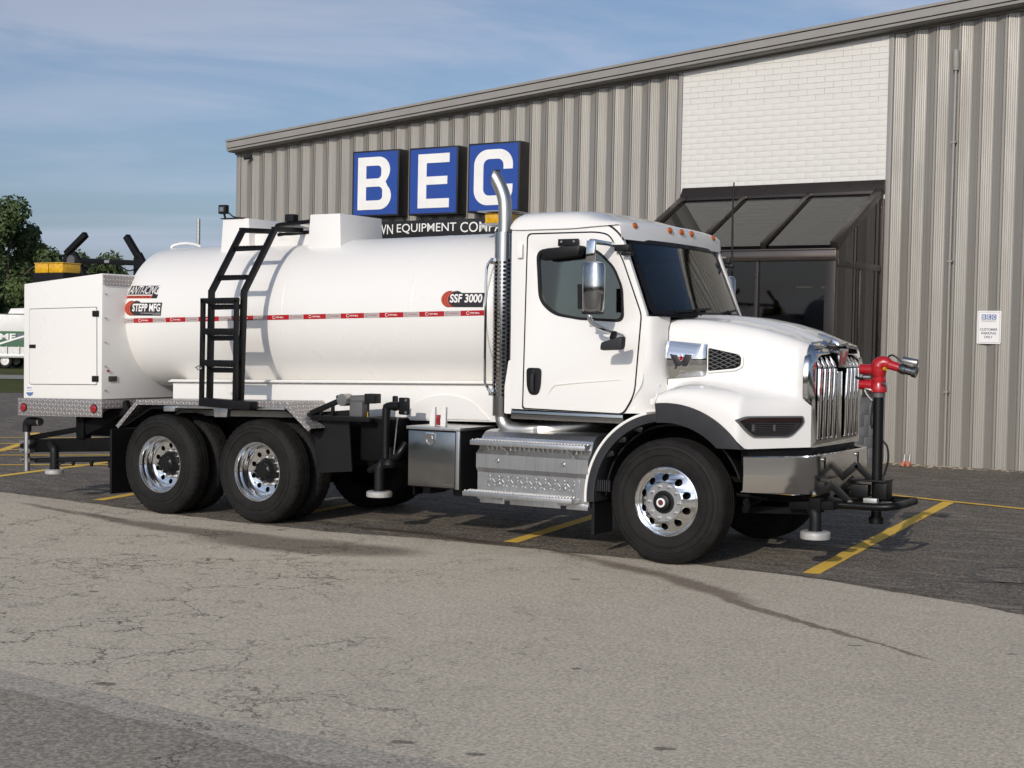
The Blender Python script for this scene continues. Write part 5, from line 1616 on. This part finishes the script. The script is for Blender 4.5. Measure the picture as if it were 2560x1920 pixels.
for lp in ([(1.12, 1.88), (1.16, 1.88), (1.20, 1.79), (1.18, 1.76), (1.155, 1.76)], [(1.32, 1.88), (1.28, 1.88), (1.24, 1.79), (1.26, 1.76), (1.285, 1.76)], [(1.18, 1.76), (1.22, 1.83), (1.26, 1.76), (1.24, 1.76), (1.22, 1.79), (1.20, 1.76)]):
    W_.plate([lp], lambda u, v, w: (1.167 + (v - 1.905) * .10 + .004 - w, u, v), .006)
W_.build('emblem_letter', 'lamp_red', EM)
MB().hexa([(.93, 1.17, 1.985), (1.13, 1.18, 1.93), (1.13, 1.26, 1.93), (.93, 1.27, 1.985), (.93, 1.19, 2.045), (1.12, 1.195, 1.975), (1.12, 1.245, 1.975), (.93, 1.25, 2.045)]).build('hood_ornament', 'chrome', GR, bevel=.01)
MB().box(gx(.70) + .02, gx(.70) + .03, .68, .72, 1.50, 1.56).build('grille_badge', 'lamp_red', GR)
# ------------------------------------------------------------------ bumper
bp = [(.715, .028), (.85, .140), (.98, .250), (1.07, .330), (1.12, .40), (1.145, .48), (1.158, .56), (1.166, .66), (1.172, .95), (1.174, 1.22)]
bp += [(x, 2 * YC - y) for x, y in reversed(bp[:-1])]
sec = [(-.02, .985), (.0, .975), (.004, .83), (.0, .64), (-.02, .625)]
rows = []
for i, (x, y) in enumerate(bp):
    s = min(1, abs(y - YC) / .66)
    low = .055 * max(0, (abs(y - YC) - .62) / .57)
    tz_ = -.004 * 0
    rows.append([(x + dx, y, z + (low if z < .8 else 0)) for dx, z in sec])
BP = MB().grid(rows).build('bumper', 'bumper_chrome', T, ang=40)
md = BP.modifiers.new('thickness', 'SOLIDIFY')
md.thickness = .02
for y in (.74, 1.62):
    MB().box(1.162, 1.174, y, y + .035, .86, .955).build('tow_slot', 'black_frame', BP)
    MB().cyl((1.165, y - .03, .94), (1.18, y - .03, .94), .016, n=12).build('bolt', 'steel', BP)
MB().box(.95, 1.12, .5, 1.95, .70, .92).build('bumper_bracket', 'black_frame', T)
MB().bar((.35, .62, .46), (1.1, .62, .50), .06, .06).cyl((.62, .34, .56), (.62, .60, .56), .035).cyl((.50, .38, .62), (.80, .38, .60), .02).build('steering_link', 'black_frame', T)
# ------------------------------------------------------------------ exhaust stack
EX = link('exhaust_stack', None, T)
ex, ey = -1.86, .30
MB(lambda q: (max(q[0], ex - .135 + .35 * max(0, q[2] - 3.40)), q[1], min(q[2], 3.545))).tube([(ex, ey, 2.9), (ex, ey, 3.12), (ex - .01, ey, 3.26), (ex - .05, ey - .01, 3.38), (ex - .115, ey - .025, 3.50), (ex - .17, ey - .03, 3.60)], .065, 28, smooth=5, caps=False).build('tail_pipe', 'exhaust_steel', EX, ang=60)
MB().tube([(ex, ey, 1.32), (ex, ey, 1.20), (ex + .04, ey, 1.13), (ex + .14, ey, 1.095), (ex + .42, ey + .04, 1.11), (ex + .75, ey + .25, 1.15), (ex + .85, ey + .5, 1.15)], .068, 24, smooth=5).build('lower_pipe', 'exhaust_steel', EX, ang=60)
MB().cyl((ex + .36, ey + .03, 1.108), (ex + .40, ey + .035, 1.11), .078).tube([(ex + .12, ey, 1.09), (ex + .12, ey, 1.0)], .05).build('pipe_clamp', 'steel', EX)
# perforated chrome shield: half shell with punched slots
hs = MB()
nA, zA, zB = 40, 1.22, 2.955
ang = [-200 + 220 * k / nA for k in range(nA + 1)]
rr = .095
hs.grid([[(ex + rr * math.cos(R(a)), ey + rr * math.sin(R(a)) * 1.05, z) for a in ang] for z in (zA, zB)])
SH = hs.build('heat_shield', 'stack_chrome', EX, ang=60)
md = SH.modifiers.new('thickness', 'SOLIDIFY')
md.thickness = .004
pf_ = MB()
nrow = 33
for i in range(nrow):
    z = 1.42 + i * .039
    for j, a in enumerate((-168, -140, -112, -84, -56, -28, 0)):
        if j in (3,) : continue
        zz = z + (.0195 if j % 2 else 0)
        c_, s_ = math.cos(R(a)), math.sin(R(a))
        rad = Vector((c_, s_ * 1.05, 0)); tan = Vector((-s_, c_, 0))
        o_ = Vector((ex, ey, zz)) + rad * (rr + .0045)
        pf_.add([o_ + tan * .017 * math.cos(t) + Vector((0, 0, .013 * math.sin(t))) for t in (2 * PI * k / 8 for k in range(8))], [tuple(range(8))])
pf_.build('perforation', 'black_frame', EX, kind='stuff')
lv = MB()
for i in range(nrow):
    z = 1.42 + i * .039
    for a in (-84,):
        c_, s_ = math.cos(R(a)), math.sin(R(a))
        lv.hexa([Vector((ex, ey, z + dz)) + Vector((math.cos(R(a + da)), math.sin(R(a + da)) * 1.05, 0)) * (rr + k) for dz, k in ((-.011, .003), (.011, .012)) for da in (-9, -3, 3, 9)][:8] if False else
                [Vector((ex + (rr + k) * math.cos(R(a + da)), ey + (rr + k) * math.sin(R(a + da)) * 1.05, z + dz)) for dz, kk in ((-.012, .002), (.012, .012)) for da, k in ((-8, kk), (8, kk), (8, .001), (-8, .001))])
lv.build('shield_louver', 'chrome', EX)
MB().tube([(ex - .06, ey - .12, 2.70), (ex - .10, ey - .15, 2.62), (ex - .105, ey - .155, 2.40), (ex - .105, ey - .155, 1.62), (ex - .09, ey - .14, 1.50), (ex - .05, ey - .11, 1.42)], .013, 10, smooth=4).build('grab_handle', 'chrome', EX)
for z in (2.68, 1.44): MB().box(ex - .08, ex - .03, ey - .125, ey - .10, z - .03, z + .03).build('handle_foot', 'chrome', EX, bevel=.004)
MB().box(ex + .10, ex + .17, ey - .06, ey + .25, 1.25, 2.95).build('stack_mount', 'stainless_dark', EX, bevel=.004)
MB().box(-2.02, -1.72, .5, 2.0, 1.15, 1.3).build('cab_crossmember', 'black_frame', T)
MB().plate([rpoly([(-1.74, 1.25), (-1.66, 1.25), (-1.66, 1.75), (-1.70, 1.75), (-1.74, 1.5)], .02)], lambda u, v, w: (u, .14 + w, v), .3).build('rear_deflector', 'body_white', CB)
# amber strobe behind the cab
BC = MB().box(-2.36, -2.10, .72, .98, 3.085, 3.19).build('strobe_lamp', 'beacon_amber', T, bevel=.015)
MB().plate([rpoly([(-2.42, .66), (-2.04, .66), (-2.04, 1.04), (-2.42, 1.04)], .02)], lambda u, v, w: (u, v, 3.196 + w), .010).build('strobe_cap', 'aluminium', BC)
MB().box(-2.40, -2.06, .68, 1.02, 3.07, 3.082).bar((-2.2, .85, 2.95), (-2.2, .85, 3.07), .06).build('strobe_bracket', 'aluminium', BC)
MB().cyl((-2.06, .70, 3.03), (-2.06, .78, 3.03), .045, n=16).build('work_lamp', 'black_plastic', BC)
# ------------------------------------------------------------------ mirrors, antenna
def mirror(m, antenna):
    MR = link('mirror', None, T)
    MB().lathe([(-.235, .001), (-.235, .075), (-.215, .10), (-.10, .108), (.10, .108), (.19, .10), (.225, .075), (.225, .001)], (0, 0, 0), 'z', 28)
    hb_ = MB()
    prof = [(-.230, .55), (-.222, .85), (-.19, .97), (0, 1), (.17, .99), (.205, .88), (.215, .55)]
    hb_.grid([[(-.618 + .108 * s * math.cos(t), m(-.215 + .075 * s * math.sin(t)), 2.418 + z) for t in (2 * PI * k / 28 for k in range(28))] for z, s in [(prof[0][0], .01)] + prof + [(prof[-1][0], .01)]], True)
    hb_.build('housing', 'stack_chrome', MR, ang=45)
    MB().bar((-.715, m(-.215), 2.44), (-.708, m(-.215), 2.22), .02, .12).build('mirror_rim', 'black_plastic', MR)
    MB().box(-.70, -.54, *sorted((m(-.28), m(-.16))), 2.172, 2.20).build('housing_base', 'black_plastic', MR, bevel=.01)
    a_ = MB().bar((-.655, m(-.215), 2.62), (-.645, m(-.215), 2.82), .085, .03, (0, 1, 0)).bar((-.645, m(-.22), 2.815), (-.60, m(.11), 2.80), .05, .04)
    a_.build('arm', 'chrome', MR, bevel=.008)
    MB().tube([(-.66, m(-.20), 2.18), (-.65, m(-.19), 2.11), (-.58, m(-.10), 2.05), (-.48, m(.08), 1.99)], .022, 12, smooth=5).build('lower_arm', 'chrome', MR)
    MB().box(-.575, -.43, *sorted((m(.075), m(.13))), 2.74, 2.80).box(-.50, -.40, *sorted((m(.06), m(.12))), 2.70, 2.735).build('arm_mount', 'black_plastic', MR, bevel=.012)
    # convex spot mirror lower front
    sp = MB()
    sp.hexa([(-.565, m(-.20), 1.855), (-.345, m(-.20), 1.865), (-.345, m(-.11), 1.87), (-.555, m(-.11), 1.86), (-.555, m(-.20), 1.935), (-.335, m(-.20), 1.995), (-.335, m(-.11), 1.985), (-.545, m(-.11), 1.925)])
    sp.build('convex_mirror', 'flare_plastic', MR, bevel=.03)
    MB().bar((-.46, m(-.15), 1.96), (-.46, m(-.10), 2.02), .05, .04).build('convex_mount', 'black_plastic', MR, bevel=.01)
    if antenna:
        MB().tube([(-.55, m(-.215), 2.64), (-.555, m(-.215), 3.25), (-.545, m(-.21), 3.60)], [.012, .011, .008], 8).build('antenna', 'black_plastic', MR)
mirror(lambda y: y, False)
mirror(lambda y: 2 * YC - y, True)
dv = MB()
dv.hexa([(-1.30, .0, 2.665), (-.90, .0, 2.70), (-.90, .115, 2.70), (-1.30, .115, 2.665), (-1.26, -.02, 2.775), (-.875, .0, 2.80), (-.875, .13, 2.80), (-1.26, .13, 2.775)])
DM = dv.build('door_mirror', 'black_plastic', T, bevel=.03)
MB().box(-1.17, -.96, .105, .128, 2.80, 2.865).build('mirror_mount', 'black_plastic', DM, bevel=.006)
for x in (-1.13, -1.0): MB().cyl((x, .107, 2.84), (x, .098, 2.84), .010, n=10).build('screw', 'steel', DM)
# ------------------------------------------------------------------ front nozzle rig
disc_nozzle(1.19, .5, .275, .50, (-.07, .06, .03), .125, .055)
MB().bar((.95, .55, .545), (1.35, .55, .565), .12, .07).box(1.14, 1.24, .47, .58, .50, .62).build('disc_mount', 'black_frame', T, bevel=.004)
NR = link('nozzle_rig', None, T)
for y in (.95, 1.49):
    MB().bar((1.07, y, .80), (1.36, y, .53), .02, .07).bar((1.0, y, .66), (1.09, y, .80), .02, .07).bar((1.09, y, .79), (1.13, y, .60), .02, .06).bar((1.0, y, .60), (1.34, y, .55), .02, .04).build('brace_plate', 'black_paint', NR, bevel=.004)
    MB().cyl((1.075, y - .012, .795), (1.075, y - .03, .795), .018, n=12).cyl((1.345, y - .012, .555), (1.345, y - .03, .555), .024, n=12).cyl((1.03, y - .012, .66), (1.03, y - .03, .66), .014, n=10).build('bolt', 'steel', NR)
MB().bar((1.15, 1.22, .735), (1.305, 1.22, .875), .02, .06).bar((1.295, 1.22, .875), (1.44, 1.22, .745), .02, .06).build('brace_plate', 'black_paint', NR, bevel=.004)
MB().tube([(1.0, .93, .53), (1.55, .93, .535), (1.70, .96, .545), (1.74, 1.05, .55), (1.74, 1.45, .55), (1.68, 1.52, .55), (1.0, 1.52, .53)], .034, 14, smooth=3).build('guard_loop', 'black_paint', NR)
MB().box(1.30, 1.46, 1.06, 1.16, .60, .71).box(1.50, 1.60, 1.14, 1.32, .58, .75).build('control_box', 'black_paint', NR, bevel=.01)
MB().box(1.28, 1.60, 1.10, 1.34, .735, .752).build('shelf_plate', 'black_paint', NR, bevel=.003)
MB().box(1.40, 1.60, 1.12, 1.32, .535, .55).box(1.44, 1.56, 1.0, 1.06, .55, .60).build('base_plate', 'galvanised', NR, bevel=.003)
MB().cyl((1.49, YC, .40), (1.487, YC, 1.53), .046, n=24).cyl((1.49, YC, .36), (1.49, YC, .42), .065, n=20).build('pole', 'black_paint', NR)
MB().cyl((1.487, YC, 1.48), (1.487, YC, 1.53), .052, n=24).build('pole_collar', 'grey_trim', NR)
MO = link('water_monitor', None, T)
MB().lathe([(1.525, .001), (1.525, .070), (1.545, .072), (1.60, .066), (1.615, .060), (1.63, .064), (1.645, .055), (1.665, .045)], (1.487, YC, 0), 'z', 28).build('base', 'red_paint', MO)
MB().tube([(1.487, YC, 1.65), (1.485, YC, 1.70), (1.487, YC, 1.76), (1.53, YC, 1.785), (1.58, YC, 1.772)], [.046, .066, .072, .062, .045], 24, smooth=5).build('elbow', 'red_paint', MO, ang=60)
MB().tube([(1.56, YC, 1.775), (1.62, YC, 1.758), (1.68, YC, 1.738)], [.043, .040, .036], 20, smooth=2).build('outlet', 'red_paint', MO)
for z in (1.722, 1.588): MB().cyl((1.315, YC + .01, z + .002), (1.435, YC, z), .046, n=24).cyl((1.40, YC, z), (1.44, YC, z), .03, n=16).build('gear_motor', 'red_paint', MO)
MB().tube([(1.40, YC - .03, 1.655), (1.33, YC - .03, 1.64), (1.28, YC - .02, 1.655)], .012, 8, smooth=3).build('cable', 'black_plastic', MO)
MB().tube([(1.44, YC - .04, 1.54), (1.38, YC - .05, 1.55), (1.40, YC - .05, 1.50), (1.45, YC - .05, 1.45)], .010, 8, smooth=3).cyl((1.36, YC - .03, 1.655), (1.42, YC - .03, 1.655), .02, n=12).build('cable', 'steel', MO)
MB().cyl((1.545, YC - .05, 1.735), (1.565, YC - .06, 1.73), .016, n=12).build('plug', 'beacon_amber', MO)
MB().cyl((1.535, YC - .06, 1.60), (1.57, YC - .075, 1.605), .014, n=12).build('drain_cock', 'steel', MO)
d_ = Vector((.98, 0, -.23)).normalized()
o_ = Vector((1.665, YC, 1.742))
MB().lathe([(0, .036), (.03, .046), (.06, .046), (.065, .040), (.12, .040), (.125, .048), (.16, .050), (.162, .036), (.15, .0)], (0, 0, 0), 'x', 24).build('nozzle', 'stainless_dark', MO)
nz_ = [o for o in COL.objects if o.name == 'nozzle'][0]
nz_.location = o_
nz_.rotation_euler = (0, math.atan2(.23, .98), 0)
nm = MB().cyl((.02, -.02, .075), (.155, -.02, .082), .035, n=18).box(.03, .13, -.05, .02, .05, .075).build('nozzle_motor', 'steel', MO, bevel=.003)
nm.location = o_
nm.rotation_euler = (0, math.atan2(.23, .98), 0)
MB().tube([(1.555, YC, 1.80), (1.575, YC, 1.845), (1.61, YC, 1.852), (1.66, YC, 1.82), (1.69, YC, 1.80)], .008, 8, smooth=4).build('nozzle_cable', 'black_plastic', MO)
MB().tube([(1.515, YC + .03, 1.10), (1.565, YC + .03, 1.04), (1.575, YC + .03, .92), (1.545, YC + .03, .80), (1.53, YC + .02, .75)], .010, 8, smooth=5).tube([(1.45, YC - .03, 1.46), (1.442, YC - .04, 1.35), (1.44, YC - .05, 1.27), (1.452, YC - .05, 1.20)], .009, 8, smooth=4).build('wiring', 'black_plastic', NR)
# ------------------------------------------------------------------ far left background
def world_at(px, d):
    """ground point on the bearing of picture column px (0..2560 wide) at distance d from the viewer"""
    f_ = 2560 * 52.736 / 36
    v = Vector(FW) + Vector(RX) * ((px - 1280) / f_)
    v = Vector((v.x, v.y, 0)).normalized()
    return Vector((CAMPOS[0] + v.x * d, CAMPOS[1] + v.y * d, 0))
# tank trailer
tp = world_at(-22, 88)
TRL = empty('tank_trailer', 'white tank trailer with a green side banner parked on the far grass', 'trailer', tp)
dirx = Vector(RX); dirx.z = 0; dirx.normalize()
TRL.rotation_euler = (0, 0, math.atan2(dirx.y, dirx.x))
MB().box(-5.5, 2.6, 0, 2.4, 1.75, 3.0).build('body', 'trailer_white', TRL, bevel=.08)
MB().box(-5.5, 2.6, -.03, 0, 1.22, 2.05).build('banner', 'trailer_green', TRL)
MB().box(-5.5, 2.6, .05, 2.3, .62, 1.2).build('hopper', 'galvanised', TRL)
MB().box(-5.5, 2.7, -.04, .06, .58, .78).build('side_rail', 'galvanised', TRL, bevel=.01)
for k in range(12): MB().box(-5.3 + k * .68, -5.24 + k * .68, -.02, .06, .75, 1.22).build('side_post', 'galvanised', TRL)
mb = MB()
put_text(mb, 'ME', .45, 1.35, 1.58, 1.92, lambda u, v: (u, -.035, v), .03)
mb.build('lettering', 'sticker_white', TRL)
MB().bar((-.6, -.05, 1.0), (2.55, -.05, 2.02), .02, .10).build('diagonal_stripe', 'sticker_white', TRL)
MB().box(1.45, 1.95, -.034, -.03, 1.58, 1.92).build('banner_patch', 'sign_grey', TRL)
rf = MB().hexa([(.75, .4, 3.0), (2.0, .4, 3.0), (2.0, 1.4, 3.0), (.75, 1.4, 3.0), (.9, .5, 3.32), (1.9, .5, 3.36), (1.9, 1.3, 3.36), (.9, 1.3, 3.32)]).build('roof_hatch', 'trailer_white', TRL, bevel=.04)
MB().box(-5.6, 2.65, -.02, 2.42, 2.98, 3.03).build('roof_rail', 'sign_black', TRL)
tw = MB().lathe([(0, .18), (-.02, .22), (-.03, .36), (.0, .40), (.28, .40), (.30, .2)], (0, 0, 0), 'y', 28).mesh('wheel', 'rubber')
rw = MB().lathe([(-.01, .24), (-.015, .20), (.03, .17), (.02, .06), (.0, .05), (.0, 0)], (0, 0, 0), 'y', 24).mesh('rim', 'trailer_white')
for x, y in ((.72, .1), (-.35, .1), (.72, 2.0), (-.35, 2.0)):
    w = link('wheel', tw, TRL); w.location = (x, y, .40)
    r_ = link('rim', rw, w); r_.location = (0, -.015, 0)
# utility pole
up = world_at(493, 75)
PO = empty('utility_pole', 'thin pale utility pole with one side arm showing above the tank', 'pole', up)
MB().cyl((0, 0, 0), (0, 0, 7.65), .10, .085, 14).build('shaft', 'galvanised', PO)
MB().bar((-.05, 0, 5.75), (-1.1, 0, 5.95), .07).build('side_arm', 'galvanised', PO)
# trees: trunk, limbs and leaf clumps scattered through the crown
def leaf_mat(name, a, b, c):
    m = MT(name)
    oi = m.n.new('ShaderNodeObjectInfo')
    n = m.noise(.9, 4)
    n2 = m.noise(6, 2)
    col = m.mix(m.rng(n, .35, .65), a, b)
    col = m.mix(m.rng(n2, .5, .75, 0, .7), col, c)
    m.set(color=col, rough=.6, spec=.25)
    tr = m.n.new('ShaderNodeBsdfTranslucent')
    m.l.new(col, tr.inputs[0])
    x = m.n.new('ShaderNodeMixShader')
    x.inputs[0].default_value = .22
    m.l.new(m.p.outputs[0], x.inputs[1]); m.l.new(tr.outputs[0], x.inputs[2])
    m.l.new(x.outputs[0], m.o.inputs[0])
leaf_mat('leaf_a', (.115, .155, .055), (.085, .122, .042), (.17, .20, .08))
leaf_mat('leaf_b', (.098, .138, .055), (.072, .108, .042), (.15, .18, .075))
def tree(name, label, loc, h, r, seed, mat, dens=1.0, narrow=.5):
    rn = random.Random(seed)
    o = empty(name, label, 'tree', loc, 'broadleaf trees along the far lot edge')
    tk = MB()
    top = Vector((rn.uniform(-.3, .3), rn.uniform(-.3, .3), h * .82))
    tk.tube([(0, 0, -.2), (0, 0, h * .2), tuple(top * .6), tuple(top)], [h * .026, h * .020, h * .012, .03], 9, smooth=4)
    lobes = []
    for k in range(int(15 * dens)):
        zf = rn.uniform(.16, .97)
        wr = r * (math.sin(PI * min(1, (1 - zf) * .72 + .22)) ** .8)
        a = rn.uniform(0, 2 * PI)
        q = rn.uniform(.25, .85) * wr
        c = Vector((q * math.cos(a), q * math.sin(a), zf * h))
        lobes.append((c, rn.uniform(.30, .48) * r * (1.1 - .35 * zf)))
        tk.tube([(0, 0, max(.1, zf * h - q * .8)), tuple(c * .6 + Vector((0, 0, .4 * (zf * h - q * .5)))) if q > .3 else tuple(c), tuple(c)], [h * .008, h * .005, .02], 6, smooth=2)
    tk.build('trunk', 'bark', o)
    lobes.append((Vector((0, 0, h * .9)), r * .26))
    mb = MB()
    vs, fs = [], []
    for c, lr in lobes:
        for j in range(int(620 * dens)):
            d = Vector((rn.gauss(0, 1), rn.gauss(0, 1), rn.gauss(0, .8))).normalized()
            rad = lr * (rn.random() ** .38) * (1 + .25 * noise.noise(d * 2.2 + c))
            p = c + d * rad
            if p.z < .05 * h: continue
            s = rn.uniform(.09, .24)
            n_ = (d + Vector((rn.gauss(0, .6), rn.gauss(0, .6), rn.gauss(0, .6) + .3))).normalized()
            u = n_.orthogonal().normalized()
            u = (u * math.cos(j) + n_.cross(u) * math.sin(j))
            v = n_.cross(u)
            i = len(vs)
            vs += [p - u * s, p + v * s * .55, p + u * s, p - v * s * .55]
            fs.append((i, i + 1, i + 2, i + 3))
    me = bpy.data.meshes.new('crown')
    me.from_pydata([tuple(v) for v in vs], [], fs)
    me.materials.append(MATS[mat])
    link('crown', me, o)
    return o
TREES = [(14, 112, 11.0, 3.5, 'tall dark tree at the left edge, highest of the far trees', 1.5), (92, 118, 9.0, 3.0, 'middling tree right beside the tall left tree, behind the amber beacon', 1.3), (-60, 120, 11.0, 4.0, 'broad tree just past the left edge beside the tall tree', 1.0),
         (168, 128, 6.4, 2.8, 'low round tree showing behind the left boom arm', 1.0), (228, 124, 8.0, 3.0, 'low tree rising between the two boom arms', 1.0), (300, 130, 7.4, 3.0, 'low tree behind the right boom arm beside the tank', 1.0),
         (372, 135, 6.4, 3.0, 'low tree mostly hidden behind the rear of the tank', .8), (50, 104, 5.4, 2.6, 'short bushy tree in front of the tall left tree', 1.0), (-10, 103, 5.0, 2.6, 'short bushy tree above the trailer at the left edge', 1.0), (130, 108, 5.0, 2.5, 'short bushy tree directly behind the amber beacon', 1.0), (450, 140, 6.0, 3, 'low tree behind the tank beside the utility pole', .7)]
for i, (px, d, h, r, lab, dn) in enumerate(TREES):
    tree('broadleaf_tree', lab, world_at(px, d), h, r, 40 + i, 'leaf_a' if i % 2 else 'leaf_b', dn)

# wood on the other side of the lot, behind the viewer (seen only in glass and chrome)
rn = random.Random(99)
vs, fs = [], []
for k in range(15000):
    a = rn.uniform(R(178), R(372))
    d = rn.gauss(98, 4)
    top = 4.6 + 2.0 * noise.noise(Vector((a * 9, 0, 0))) + 1.2 * noise.noise(Vector((a * 31, 3, 0)))
    c = Vector((CAMPOS[0] + d * math.cos(a), CAMPOS[1] + 6 + d * math.sin(a), top * rn.random() ** .6))
    s = rn.uniform(.35, .9)
    n_ = Vector((rn.gauss(0, 1), rn.gauss(0, 1), rn.gauss(0, 1))).normalized()
    u = n_.orthogonal().normalized()
    v = n_.cross(u)
    i = len(vs)
    vs += [c - u * s, c + v * s * .7, c + u * s, c - v * s * .7]
    fs.append((i, i + 1, i + 2, i + 3))
me = bpy.data.meshes.new('woods')
me.from_pydata([tuple(v) for v in vs], [], fs)
me.materials.append(MATS['leaf_b'])
link('woods', me, None, kind='stuff')
